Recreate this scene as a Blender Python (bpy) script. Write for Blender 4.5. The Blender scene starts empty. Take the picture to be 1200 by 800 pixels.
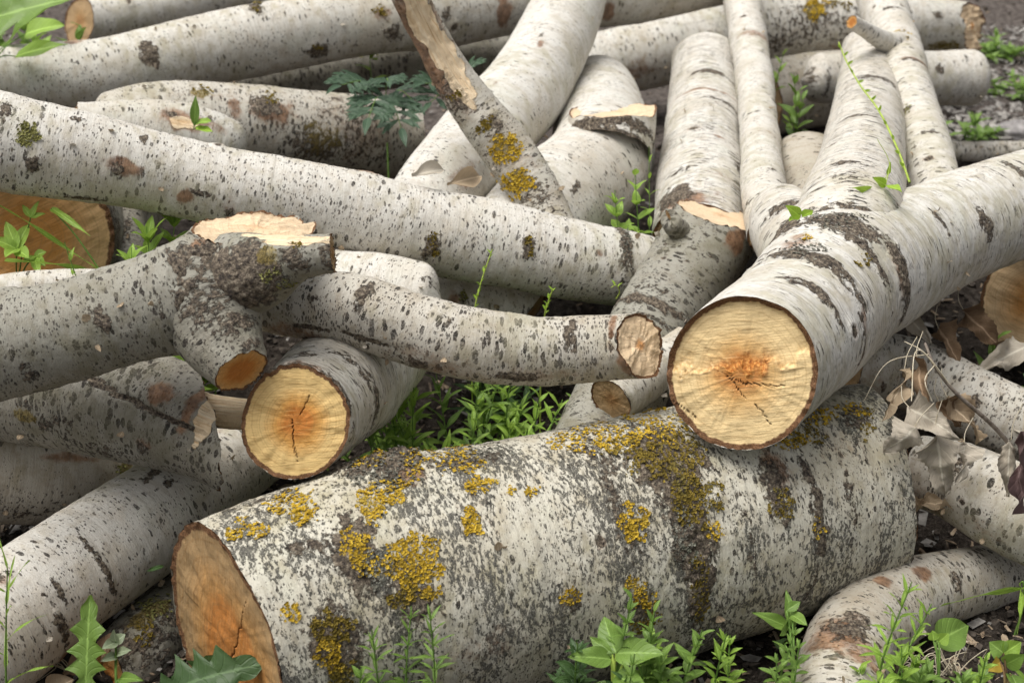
import bpy, math, random
import numpy as np
from mathutils import Vector
PI = math.pi
random.seed(7); RNG = np.random.default_rng(7)
scene = bpy.context.scene
COL = scene.collection

# ------------------------------------------------------------------ camera
TH = math.radians(27.0); F = 1648.0; CH = 1.5
CAM = np.array([0, 0, CH])
FWD = np.array([0, math.cos(TH), -math.sin(TH)])
UPV = np.array([0, math.sin(TH), math.cos(TH)])
RGT = np.array([1.0, 0, 0])
def at(px, py, d):
    """world point seen at photo pixel (px,py) at distance d along the view axis"""
    return CAM + d*(FWD + RGT*(px-600)/F - UPV*(py-400)/F)
def kk(py): return math.sin(TH) + math.cos(TH)*(py-400)/F
def dz(py, z): return (CH - z)/kk(py)
def camdir(x, y, z, p=None):
    """direction given as (right, up, towards the viewer) as seen at world point p"""
    zz = -FWD if p is None else (CAM - p)/np.linalg.norm(CAM - p)
    xx = RGT - zz*(RGT @ zz); xx /= np.linalg.norm(xx); yy = np.cross(zz, xx)
    v = xx*x + yy*y + zz*z
    return v/np.linalg.norm(v)
def proj(P):
    q = P - CAM
    d = q @ FWD
    return 600 + F*(q @ RGT)/d, 400 - F*(q @ UPV)/d, d

cam = bpy.data.cameras.new('camera'); camo = bpy.data.objects.new('camera', cam); COL.objects.link(camo)
camo.location = CAM; camo.rotation_euler = (PI/2 - TH, 0, 0)
cam.sensor_width = 36; cam.lens = F/1200*36; cam.clip_start = .05; cam.clip_end = 500
cam.dof.use_dof = True; cam.dof.focus_distance = 2.27; cam.dof.aperture_fstop = 5.6
scene.camera = camo

# ------------------------------------------------------------------ noise
def _hash(ix, iy, iz, seed):
    h = (ix.astype(np.int64)*374761393 + iy.astype(np.int64)*668265263 + iz.astype(np.int64)*1274126177 + seed*974711) & 0xffffffff
    h = ((h ^ (h >> 13))*1103515245) & 0xffffffff
    h = ((h ^ (h >> 15))*277803737) & 0xffffffff
    return ((h ^ (h >> 16)) & 0xffff)/32767.5 - 1
def vnoise(p, seed=0):
    i = np.floor(p); f = p - i; u = f*f*(3-2*f); i = i.astype(np.int64)
    r = 0
    for dx in (0, 1):
        for dy in (0, 1):
            for dzz in (0, 1):
                w = (u[:, 0] if dx else 1-u[:, 0])*(u[:, 1] if dy else 1-u[:, 1])*(u[:, 2] if dzz else 1-u[:, 2])
                r = r + w*_hash(i[:, 0]+dx, i[:, 1]+dy, i[:, 2]+dzz, seed)
    return r
def fbm(p, seed=0, o=4, g=.5):
    r = 0; a = 1
    for k in range(o):
        r = r + a*vnoise(p*(2.03**k) + k*17.3, seed+k); a *= g
    return r
def sstep(a, b, x):
    t = np.clip((x-a)/(b-a), 0, 1); return t*t*(3-2*t)

# ------------------------------------------------------------------ node helper
class G:
    def __init__(s, name):
        s.m = bpy.data.materials.new(name); s.m.use_nodes = True
        s.t = s.m.node_tree; s.t.nodes.clear()
    def n(s, ty, **kw):
        nd = s.t.nodes.new(ty)
        for k, v in kw.items(): setattr(nd, k, v)
        return nd
    def put(s, sock, v):
        if v is None: return
        if hasattr(v, 'is_output') or isinstance(v, bpy.types.NodeSocket): s.t.links.new(v, sock)
        else:
            if isinstance(v, (tuple, list)) and sock.type == 'RGBA' and len(v) == 3: v = (*v, 1)
            sock.default_value = v
    def attr(s, name, out='Vector'):
        return s.n('ShaderNodeAttribute', attribute_name=name).outputs[out]
    def ma(s, op, a, b=None, c=None, clamp=False):
        nd = s.n('ShaderNodeMath', operation=op, use_clamp=clamp)
        s.put(nd.inputs[0], a); s.put(nd.inputs[1], b); s.put(nd.inputs[2], c)
        return nd.outputs[0]
    def vm(s, op, a, b=None):
        nd = s.n('ShaderNodeVectorMath', operation=op)
        s.put(nd.inputs[0], a); s.put(nd.inputs[1], b)
        return nd.outputs['Value'] if op in ('LENGTH', 'DOT_PRODUCT', 'DISTANCE') else nd.outputs[0]
    def mix(s, f, a, b, mode='MIX'):
        nd = s.n('ShaderNodeMix', data_type='RGBA', blend_type=mode)
        s.put(nd.inputs[0], f); s.put(nd.inputs[6], a); s.put(nd.inputs[7], b)
        return nd.outputs[2]
    def noise(s, v, scale=1, detail=3, rough=.55, out='Fac', dist=0):
        nd = s.n('ShaderNodeTexNoise'); s.put(nd.inputs['Vector'], v)
        nd.inputs['Scale'].default_value = scale; nd.inputs['Detail'].default_value = detail
        nd.inputs['Roughness'].default_value = rough; nd.inputs['Distortion'].default_value = dist
        return nd.outputs[out]
    def voro(s, v, feature='F1', scale=1):
        nd = s.n('ShaderNodeTexVoronoi', feature=feature); s.put(nd.inputs['Vector'], v)
        nd.inputs['Scale'].default_value = scale
        return nd
    def sm(s, x, a, b):          # smoothstep
        nd = s.n('ShaderNodeMapRange', interpolation_type='SMOOTHSTEP')
        s.put(nd.inputs[0], x); s.put(nd.inputs[1], a); s.put(nd.inputs[2], b)
        return nd.outputs[0]
    def ramp(s, x, stops):
        nd = s.n('ShaderNodeValToRGB'); s.put(nd.inputs[0], x)
        el = nd.color_ramp.elements
        while len(el) < len(stops): el.new(.5)
        for e, (p, c) in zip(el, stops): e.position = p; e.color = (*c, 1)
        return nd.outputs[0]
    def bump(s, h, strength, dist, nrm=None):
        nd = s.n('ShaderNodeBump'); s.put(nd.inputs['Height'], h)
        nd.inputs['Strength'].default_value = strength; nd.inputs['Distance'].default_value = dist
        if nrm is not None: s.put(nd.inputs['Normal'], nrm)
        return nd.outputs[0]
    def out(s, col, rough=.8, nrm=None, spec=.25, trans=None):
        p = s.n('ShaderNodeBsdfPrincipled'); s.put(p.inputs['Base Color'], col)
        s.put(p.inputs['Roughness'], rough); p.inputs['Specular IOR Level'].default_value = spec
        if nrm is not None: s.put(p.inputs['Normal'], nrm)
        sh = p.outputs[0]
        if trans is not None:
            tr = s.n('ShaderNodeBsdfTranslucent'); s.put(tr.inputs[0], trans[1])
            if nrm is not None: s.put(tr.inputs['Normal'], nrm)
            mx = s.n('ShaderNodeMixShader'); mx.inputs[0].default_value = trans[0]
            s.t.links.new(sh, mx.inputs[1]); s.t.links.new(tr.outputs[0], mx.inputs[2]); sh = mx.outputs[0]
        o = s.n('ShaderNodeOutputMaterial'); s.t.links.new(sh, o.inputs[0])
        return s.m

# ------------------------------------------------------------------ materials
def bark_mat(name, light=(.60, .58, .525), tan=(.40, .335, .25), tanamt=.45, dots=1.0, dash=(46, 118), size=.46, speck=0.0, streak=.25, grey=0.0):
    g = G(name)
    co = g.attr('bark_co'); mk = g.n('ShaderNodeAttribute', attribute_name='marks')
    sp = g.n('ShaderNodeSeparateColor'); g.t.links.new(mk.outputs['Color'], sp.inputs[0])
    scar_shade, stain, peel, lich = sp.outputs[0], sp.outputs[1], sp.outputs[2], mk.outputs['Alpha']
    wob = g.vm('MULTIPLY', g.vm('SUBTRACT', g.noise(co, 60, 2, out='Color'), (.5, .5, .5)), (.009, .009, .0065))
    cw = g.vm('ADD', co, wob)
    oi = g.n('ShaderNodeObjectInfo').outputs['Random']; oi2 = g.ma('FRACT', g.ma('MULTIPLY', oi, 7.31))
    big = g.noise(co, 6, 3); mid = g.noise(g.vm('MULTIPLY', co, (1, 1, 1.6)), 26, 4, .6)
    fine = g.noise(g.vm('MULTIPLY', co, (1, 1, 2.2)), 210, 3, .65)
    ring = g.noise(g.vm('MULTIPLY', cw, (7, 7, 190)), 1, 3, .6)
    ring2 = g.noise(g.vm('MULTIPLY', cw, (3, 3, 45)), 1, 2, .5)
    # papery base colour
    base = g.mix(g.ma('MULTIPLY', g.sm(mid, .42, .72), tanamt*1.3, clamp=True), light, tan)
    base = g.mix(g.ma('MULTIPLY', g.sm(big, .48, .68), tanamt, clamp=True), base, (tan[0]*.92, tan[1]*.93, tan[2]*.86))
    base = g.mix(g.ma('MULTIPLY', g.sm(g.noise(co, 11, 3, .5), .55, .7), .35), base, (light[0]*.86, light[1]*.9, light[2]*.84))
    base = g.mix(g.ma('MULTIPLY', g.sm(ring, .5, .7), streak*1.25, clamp=True), base, (.25, .225, .19))
    base = g.mix(g.ma('MULTIPLY', g.sm(ring2, .6, .78), streak*.8), base, (.36, .33, .29))
    base = g.mix(g.ma('MULTIPLY', g.sm(fine, .5, .78), .35), base, (.36, .34, .30))
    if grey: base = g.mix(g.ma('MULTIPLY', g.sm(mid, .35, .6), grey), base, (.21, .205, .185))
    base = g.mix(g.ma('MULTIPLY', oi2, .22), base, (tan[0]*.95, tan[1]*.95, tan[2]*.9))
    # lenticels
    def dashes(a, b, sz, lo, clus):
        v = g.voro(g.vm('MULTIPLY', cw, (a, a, b)))
        cs = g.n('ShaderNodeSeparateColor'); g.t.links.new(v.outputs['Color'], cs.inputs[0])
        t = g.ma('MULTIPLY', g.ma('SUBTRACT', cs.outputs[0], lo), sz)
        t = g.ma('MULTIPLY', t, g.ma('ADD', g.ma('ADD', .33, g.ma('MULTIPLY', oi, .26)), g.ma('MULTIPLY', clus, .6)))
        return g.sm(g.ma('SUBTRACT', t, g.ma('ADD', v.outputs['Distance'], g.ma('MULTIPLY', g.ma('SUBTRACT', fine, .5), .34))), -.02, .05)
    clus = g.sm(g.noise(g.vm('MULTIPLY', co, (9, 9, 9)), 1, 2), .36, .64)
    d1 = dashes(dash[0], dash[1], size*1.7*dots, .33, clus)
    d2 = dashes(dash[0]*2.1, dash[1]*1.9, size*1.5*dots, .4, g.ma('SUBTRACT', 1.2, clus))
    d3 = dashes(dash[0]*3.6, dash[1]*3.0, size*1.6*dots, .36, g.sm(g.noise(co, 13, 2), .4, .62))
    dd = g.ma('MAXIMUM', g.ma('MAXIMUM', d1, g.ma('MULTIPLY', d2, .85)), g.ma('MULTIPLY', d3, .85))
    dd = g.ma('MULTIPLY', dd, g.ma('ADD', .55, g.ma('MULTIPLY', g.sm(g.noise(co, 320, 2, .6), .3, .55), .45)))
    dark = g.ramp(g.noise(co, 90, 2), [(.38, (.016, .014, .012)), (.72, (.09, .075, .062))])
    base = g.mix(g.ma('MULTIPLY', dd, g.ma('ADD', .72, g.ma('MULTIPLY', g.sm(g.noise(co, 55, 1), .35, .6), .26))), base, dark)
    alg = g.sm(g.ma('ADD', g.noise(co, 4.5, 4, .6), g.ma('MULTIPLY', g.ma('SUBTRACT', mid, .5), .7)), .5, .72)
    base = g.mix(g.ma('MULTIPLY', alg, .5), base, (light[0]*.62, light[1]*.60, light[2]*.46))
    base = g.mix(g.ma('MULTIPLY', g.sm(g.noise(co, 95, 4, .7), .5, .7), .3), base, (tan[0]*.7, tan[1]*.66, tan[2]*.6))
    hgt = g.ma('ADD', g.ma('MULTIPLY', ring, .6), g.ma('MULTIPLY', fine, .5))
    hgt = g.ma('ADD', hgt, g.ma('MULTIPLY', dd, g.ma('SUBTRACT', g.ma('MULTIPLY', fine, 2.2), 1.0)))
    if speck:                                            # old rough bark: dark crust in islands stretched round the trunk
        s1 = g.noise(g.vm('MULTIPLY', cw, (80, 80, 175)), 1, 5, .72)
        s2 = g.noise(g.vm('MULTIPLY', co, (7, 7, 16)), 1, 3, .55)
        val = g.ma('ADD', s1, g.ma('MULTIPLY', g.ma('SUBTRACT', s2, .5), .5))
        m = g.sm(val, .602-.08*speck, .645-.08*speck)
        s3 = g.noise(g.vm('MULTIPLY', cw, (130, 130, 240)), 1, 3, .6)
        m = g.ma('MULTIPLY', m, g.sm(s3, .34, .52))
        base = g.mix(g.ma('MULTIPLY', m, .93), base, g.ramp(fine, [(.33, (.05, .047, .04)), (.58, (.135, .128, .108)), (.76, (.30, .285, .24))]))
        hgt = g.ma('ADD', hgt, g.ma('MULTIPLY', m, g.ma('ADD', .5, g.ma('MULTIPLY', fine, 1.6))))
    # marks
    brk = g.noise(g.vm('MULTIPLY', cw, (1, 1, 1.4)), 75, 5, .7)
    sm_ = g.sm(g.ma('ADD', scar_shade, g.ma('MULTIPLY', g.ma('SUBTRACT', brk, .5), 2.3)), .46, .62)
    scol = g.ramp(g.noise(co, 170, 4, .7), [(.32, (.02, .016, .013)), (.45, (.085, .066, .05)), (.56, (.20, .16, .115)), (.68, (.38, .33, .25))])
    stm = g.sm(g.ma('ADD', stain, g.ma('MULTIPLY', g.ma('SUBTRACT', brk, .5), .9)), .25, .75)
    base = g.mix(g.ma('MULTIPLY', stm, .85), base, g.ramp(g.noise(co, 60, 4, .65), [(.35, (.10, .045, .02)), (.6, (.27, .14, .07)), (.8, (.42, .30, .19))]))
    fib = g.noise(g.vm('MULTIPLY', co, (230, 230, 14)), 1, 4, .6)
    pm = g.sm(g.ma('ADD', peel, g.ma('MULTIPLY', g.ma('SUBTRACT', brk, .5), .5)), .44, .54)
    base = g.mix(sm_, base, scol)
    base = g.mix(g.ma('MULTIPLY', g.sm(g.ma('ADD', lich, g.ma('MULTIPLY', g.ma('SUBTRACT', brk, .5), 1.3)), .4, .62), .8), base, g.ramp(fine, [(.35, (.10, .075, .02)), (.7, (.30, .22, .05))]))
    base = g.mix(pm, base, g.ramp(fib, [(.26, (.58, .34, .15)), (.42, (.82, .62, .39)), (.7, (.88, .74, .54))]))
    hgt = g.ma('ADD', hgt, g.ma('MULTIPLY', sm_, g.ma('MULTIPLY', brk, 5.5)))
    hgt = g.ma('ADD', hgt, g.ma('MULTIPLY', pm, g.ma('MULTIPLY', fib, 3)))
    nr = g.bump(hgt, .9, .0026)
    return g.out(base, g.ma('ADD', .62, g.ma('MULTIPLY', dd, .2)), nr, .3)

BARK = {
 'white': bark_mat('bark_white', dots=1.0),
 'clean': bark_mat('bark_clean_white', light=(.63, .61, .56), tan=(.43, .365, .28), dots=.92, tanamt=.38, streak=.25),
 'ringed': bark_mat('bark_ringed', light=(.63, .61, .56), tan=(.43, .365, .28), dash=(30, 190), dots=1.02, streak=.55, tanamt=.4),
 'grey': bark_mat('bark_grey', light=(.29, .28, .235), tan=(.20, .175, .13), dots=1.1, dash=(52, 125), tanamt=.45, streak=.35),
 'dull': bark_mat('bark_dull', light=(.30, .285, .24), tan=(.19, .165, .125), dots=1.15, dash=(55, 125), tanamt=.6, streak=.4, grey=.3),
 'dotty': bark_mat('bark_dotted', light=(.53, .505, .445), tan=(.33, .27, .195), dots=1.15, dash=(54, 125), tanamt=.45),
 'old': bark_mat('bark_old_rough', light=(.565, .545, .465), tan=(.39, .335, .235), tanamt=.5, dots=1.05, dash=(62, 120), speck=1.0, streak=.3),
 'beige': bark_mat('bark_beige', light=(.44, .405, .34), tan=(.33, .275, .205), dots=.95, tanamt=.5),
}

def wood_mat(name, heart=(.36, .135, .035), mid=(.52, .285, .09), outer=(.62, .435, .19), hr=.3, off=(0, 0), saw=12, sawdark=.35, rim=.06, dull=0.0, rays=.3):
    g = G(name)
    fc = g.attr('face_co'); ck = g.attr('crack', 'Fac')
    sx = g.n('ShaderNodeSeparateXYZ'); g.t.links.new(fc, sx.inputs[0]); rho = sx.outputs[2]
    uv = g.n('ShaderNodeCombineXYZ'); g.t.links.new(sx.outputs[0], uv.inputs[0]); g.t.links.new(sx.outputs[1], uv.inputs[1])
    p = g.vm('SUBTRACT', uv.outputs[0], (off[0], off[1], 0))
    nz = g.noise(p, 2.3, 4, .6); n2 = g.noise(p, 14, 4, .6); n3 = g.noise(p, 60, 3, .6)
    r = g.ma('ADD', g.vm('LENGTH', p), g.ma('MULTIPLY', g.ma('SUBTRACT', nz, .5), .35))
    r = g.ma('ADD', r, g.ma('MULTIPLY', g.ma('SUBTRACT', n2, .5), .1))
    col = g.ramp(r, [(0, tuple(c*.7 for c in heart)), (.06, heart), (hr, heart), (hr+.16, mid), (min(hr+.42, .95), outer), (1, tuple(c*.88 for c in outer))])
    rr = g.ma('ADD', g.vm('LENGTH', p), g.ma('MULTIPLY', g.ma('SUBTRACT', g.noise(p, 3, 2), .5), .09))
    wv = g.ma('SINE', g.ma('MULTIPLY', rr, 130)); wv2 = g.ma('SINE', g.ma('MULTIPLY', rr, 47))
    rg = g.ma('MULTIPLY', g.sm(g.ma('ADD', wv, g.ma('MULTIPLY', wv2, .6)), .1, 1.5), .3)
    col = g.mix(rg, col, tuple(c*.55 for c in mid))
    a = math.radians(saw)
    along = g.vm('DOT_PRODUCT', p, (math.cos(a), math.sin(a), 0)); acr = g.vm('DOT_PRODUCT', p, (-math.sin(a), math.cos(a), 0))
    cb = g.n('ShaderNodeCombineXYZ'); g.put(cb.inputs[0], g.ma('MULTIPLY', along, 2.2)); g.put(cb.inputs[1], g.ma('MULTIPLY', acr, 38))
    sw = g.noise(cb.outputs[0], 1, 4, .65)
    col = g.mix(g.ma('MULTIPLY', g.sm(sw, .46, .7), sawdark), col, tuple(c*.5 for c in mid))
    col = g.mix(g.ma('MULTIPLY', g.sm(sw, .5, .3), .3), col, tuple(min(1, c*1.25) for c in outer))
    col = g.mix(g.ma('MULTIPLY', g.sm(n3, .5, .75), .3), col, tuple(c*.5 for c in heart))
    if dull: col = g.mix(g.ma('MULTIPLY', g.sm(n2, .3, .65), dull), col, (.17, .13, .085))
    torn = g.attr('torn', 'Fac')
    tcol = g.ramp(g.noise(p, 22, 5, .7), [(.32, (.40, .24, .10)), (.5, (.66, .46, .22)), (.66, (.80, .62, .36))])
    tcol = g.mix(g.sm(g.ma('ADD', g.vm('LENGTH', p), g.ma('MULTIPLY', g.ma('SUBTRACT', nz, .5), .6)), .62, .2), tcol, g.ramp(g.noise(p, 22, 5, .7), [(.34, (.16, .045, .012)), (.5, (.44, .17, .035)), (.66, (.66, .36, .12))]))
    arc = g.noise(g.vm('MULTIPLY', g.vm('ADD', p, (math.cos(a+1.4)*3, math.sin(a+1.4)*3, 0)), (1, 1, 1)), 1, 1)
    ar = g.ma('SINE', g.ma('ADD', g.ma('MULTIPLY', g.vm('LENGTH', g.vm('SUBTRACT', p, (math.cos(a+1.45)*2.6, math.sin(a+1.45)*2.6, 0))), 62), g.ma('MULTIPLY', n2, 5)))
    arm = g.ma('MULTIPLY', g.sm(ar, .2, 1), g.sm(nz, .4, .62))
    col = g.mix(g.ma('MULTIPLY', arm, .3), col, tuple(c*.6 for c in mid))
    sw = g.ma('ADD', sw, g.ma('MULTIPLY', arm, .35))
    col = g.mix(torn, col, tcol)
    # bark and inner bark rim
    e = g.ma('ADD', g.ma('ADD', rho, g.ma('MULTIPLY', g.ma('SUBTRACT', n2, .5), .06)), g.ma('MULTIPLY', g.ma('SUBTRACT', g.noise(p, 4, 2), .5), .075))
    col = g.mix(g.sm(e, 1-rim-.022, 1-rim), col, g.ramp(n3, [(.3, (.045, .022, .012)), (.55, (.17, .085, .04)), (.75, (.33, .19, .10))]))
    col = g.mix(g.ma('MULTIPLY', ck, .9), col, (.03, .017, .009))
    hgt = g.ma('ADD', g.ma('MULTIPLY', sw, 1.0), g.ma('MULTIPLY', n3, .5)); hgt = g.ma('SUBTRACT', hgt, g.ma('MULTIPLY', ck, 2))
    return g.out(col, .75, g.bump(hgt, .6, .0022), .2)
WOOD = {
 'honey': wood_mat('wood_honey', outer=(.78, .59, .31), mid=(.70, .43, .17), heart=(.52, .21, .055), hr=.2, saw=8),
 'amber': wood_mat('wood_amber', outer=(.74, .53, .23), mid=(.66, .34, .09), heart=(.56, .20, .04), hr=.22, saw=4, off=(.05, .02)),
 'old': wood_mat('wood_old', outer=(.40, .265, .13), mid=(.47, .25, .085), heart=(.52, .20, .045), hr=.42, off=(.12, -.1), saw=75, dull=.12),
 'pale': wood_mat('wood_pale', outer=(.88, .66, .42), mid=(.88, .68, .45), heart=(.68, .34, .13), hr=.1, saw=20, sawdark=.08, rim=.07),
 'fresh': wood_mat('wood_fresh', outer=(.70, .54, .36), mid=(.69, .52, .34), heart=(.62, .42, .25), hr=.1, saw=15, sawdark=.3, rim=.03),
 'orange': wood_mat('wood_orange', outer=(.62, .37, .15), mid=(.58, .28, .08), heart=(.48, .18, .04), hr=.45, saw=30, rim=.05),
 'broad': wood_mat('wood_broad', outer=(.72, .48, .24), mid=(.74, .42, .17), heart=(.68, .32, .09), hr=.4, saw=30, rim=.05),
 'bright': wood_mat('wood_bright', outer=(.88, .64, .37), mid=(.86, .50, .21), heart=(.72, .33, .09), hr=.25, saw=-35, sawdark=.2, rim=.05),
 'tan': wood_mat('wood_tan', outer=(.50, .34, .18), mid=(.47, .29, .13), heart=(.40, .21, .08), hr=.2, saw=50, dull=.25),
}
def lichen_mat(name, c0, c1, c2):
    g = G(name); gm = g.n('ShaderNodeNewGeometry'); p = gm.outputs['Position']
    n = g.noise(p, 60, 4, .7); f = g.noise(p, 420, 2, .6)
    col = g.ramp(g.ma('ADD', g.ma('MULTIPLY', n, .65), g.ma('MULTIPLY', f, .35)), [(.3, c0), (.5, c1), (.68, c2)])
    col = g.mix(g.ma('MULTIPLY', g.sm(g.noise(p, 26, 3, .6), .55, .7), .35), col, (c1[0]*.5+.10, c1[1]*.55+.11, c1[2]*.4+.075))
    return g.out(col, .9, g.bump(f, .5, .001), .1)
LICH = {'yellow': lichen_mat('lichen_yellow', (.10, .075, .025), (.43, .285, .028), (.64, .465, .07)),
        'olive': lichen_mat('lichen_olive', (.045, .036, .012), (.17, .125, .025), (.33, .24, .05)),
        'grey': lichen_mat('lichen_grey', (.05, .047, .04), (.14, .135, .11), (.30, .30, .25)),
        'green': lichen_mat('lichen_green', (.07, .07, .02), (.22, .21, .07), (.40, .40, .18))}
def leaf_mat(name, c0, c1, vein=.25, trans=.3, rough=.45, spec=.4):
    g = G(name); lc = g.attr('leaf_co'); sx = g.n('ShaderNodeSeparateXYZ'); g.t.links.new(lc, sx.inputs[0])
    t, x, rn = sx.outputs
    gm = g.n('ShaderNodeNewGeometry'); p = gm.outputs['Position']
    n = g.noise(p, 70, 4, .6)
    col = g.mix(g.ma('ADD', g.ma('MULTIPLY', n, .5), g.ma('MULTIPLY', rn, .5), clamp=True), c0, c1)
    ax = g.ma('ABSOLUTE', x)
    col = g.mix(g.ma('MULTIPLY', g.sm(ax, .1, .02), vein*2, clamp=True), col, tuple(min(1, c*1.9+.05) for c in c1))
    sv = g.ma('ABSOLUTE', g.ma('SINE', g.ma('MULTIPLY', g.ma('SUBTRACT', t, g.ma('MULTIPLY', ax, .28)), 22)))
    col = g.mix(g.ma('MULTIPLY', g.sm(sv, .14, .02), vein), col, tuple(min(1, c*1.6+.03) for c in c1))
    h = g.ma('ADD', n, g.ma('MULTIPLY', g.sm(sv, 0, .5), .6))
    return g.out(col, rough, g.bump(h, .5, .0015), spec, (trans, g.mix(.5, col, tuple(min(1, c*1.5) for c in c1))) if trans else None)
LEAF = {'bright': leaf_mat('leaf_bright', (.17, .29, .03), (.32, .48, .08)),
        'mid': leaf_mat('leaf_mid', (.10, .185, .03), (.20, .315, .06)),
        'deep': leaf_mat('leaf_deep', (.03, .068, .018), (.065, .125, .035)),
        'lime': leaf_mat('leaf_lime', (.22, .38, .02), (.34, .50, .06)),
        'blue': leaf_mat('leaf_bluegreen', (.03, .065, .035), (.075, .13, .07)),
        'sage': leaf_mat('leaf_sage', (.17, .22, .13), (.27, .32, .2)),
        'dry_grey': leaf_mat('leaf_dry_grey', (.29, .25, .195), (.53, .48, .40), trans=.15, rough=.9, spec=.05, vein=.16),
        'dry_brown': leaf_mat('leaf_dry_brown', (.12, .075, .045), (.27, .19, .12), trans=.12, rough=.9, spec=.05),
        'dry_tan': leaf_mat('leaf_dry_tan', (.27, .20, .13), (.45, .36, .25), trans=.15, rough=.9, spec=.05),
        'yellow': leaf_mat('leaf_yellowed', (.42, .26, .03), (.55, .40, .07)),
        'purple': leaf_mat('leaf_dry_purple', (.05, .028, .028), (.12, .07, .065), trans=.1, rough=.7)}
def plain(name, c0, c1, scale=60, rough=.7):
    g = G(name); gm = g.n('ShaderNodeNewGeometry'); n = g.noise(gm.outputs['Position'], scale, 4, .6)
    return g.out(g.ramp(n, [(.35, c0), (.65, c1)]), rough, g.bump(n, .5, .002), .25)
STEM = {'green': plain('stem_green', (.10, .19, .035), (.17, .28, .06)), 'lime': plain('stem_lime', (.28, .38, .06), (.40, .50, .10)),
        'straw': plain('stem_straw', (.42, .36, .25), (.60, .54, .42)), 'twig': plain('twig_grey', (.12, .095, .075), (.26, .22, .18), 120),
        'reddish': plain('stem_reddish', (.14, .08, .04), (.2, .14, .06))}

# ------------------------------------------------------------------ objects
def tag(o, label, cat, group=None, kind=None):
    if label: o['label'] = label
    if cat: o['category'] = cat
    if group: o['group'] = group
    if kind: o['kind'] = kind
    return o
def empty(name, loc, label, cat, group=None):
    o = bpy.data.objects.new(name, None); COL.objects.link(o); o.location = loc; o.empty_display_size = .05
    return tag(o, label, cat, group)
def mesh(name, V, Q, mat, parent=None, origin=(0, 0, 0), attrs=None, smooth=True, label=None):
    """V (n,3) world, Q (m,k) one polygon size, or a list of such arrays"""
    me = bpy.data.meshes.new(name)
    V = np.asarray(V, np.float64) - np.asarray(origin)
    Qs = Q if isinstance(Q, list) else [Q]
    li = np.concatenate([q.ravel() for q in Qs]).astype(np.int32)
    tot = np.concatenate([np.full(len(q), q.shape[1]) for q in Qs]).astype(np.int32)
    me.vertices.add(len(V)); me.vertices.foreach_set('co', V.astype(np.float32).ravel())
    me.loops.add(len(li)); me.loops.foreach_set('vertex_index', li)
    me.polygons.add(len(tot)); st = np.concatenate([[0], np.cumsum(tot)[:-1]]).astype(np.int32)
    me.polygons.foreach_set('loop_start', st)
    me.update(calc_edges=True)
    me.polygons.foreach_set('use_smooth', np.full(len(tot), smooth))
    for k, v in (attrs or {}).items():
        v = np.asarray(v, np.float32)
        ty, pr = ('FLOAT', 'value') if v.ndim == 1 else (('FLOAT_VECTOR', 'vector') if v.shape[1] == 3 else ('FLOAT_COLOR', 'color'))
        a = me.attributes.new(k, ty, 'POINT'); a.data.foreach_set(pr, v.ravel())
    me.materials.append(mat); me.validate()
    o = bpy.data.objects.new(name, me); COL.objects.link(o)
    if parent is not None: o.parent = parent
    else: o.location = origin
    if label: o['label'] = label
    return o

def catmull(P, n=40):
    P = np.asarray(P, float)
    if len(P) == 2: return P[0] + (P[1]-P[0])*np.linspace(0, 1, n)[:, None]
    Q = np.vstack([2*P[0]-P[1], P, 2*P[-1]-P[-2]]); out = []
    for i in range(1, len(Q)-2):
        p0, p1, p2, p3 = Q[i-1:i+3]; t = np.linspace(0, 1, n, endpoint=(i == len(Q)-3))[:, None]
        out.append(.5*((2*p1) + (-p0+p2)*t + (2*p0-5*p1+4*p2-p3)*t**2 + (-p0+3*p1-3*p2+p3)*t**3))
    return np.vstack(out)

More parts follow.
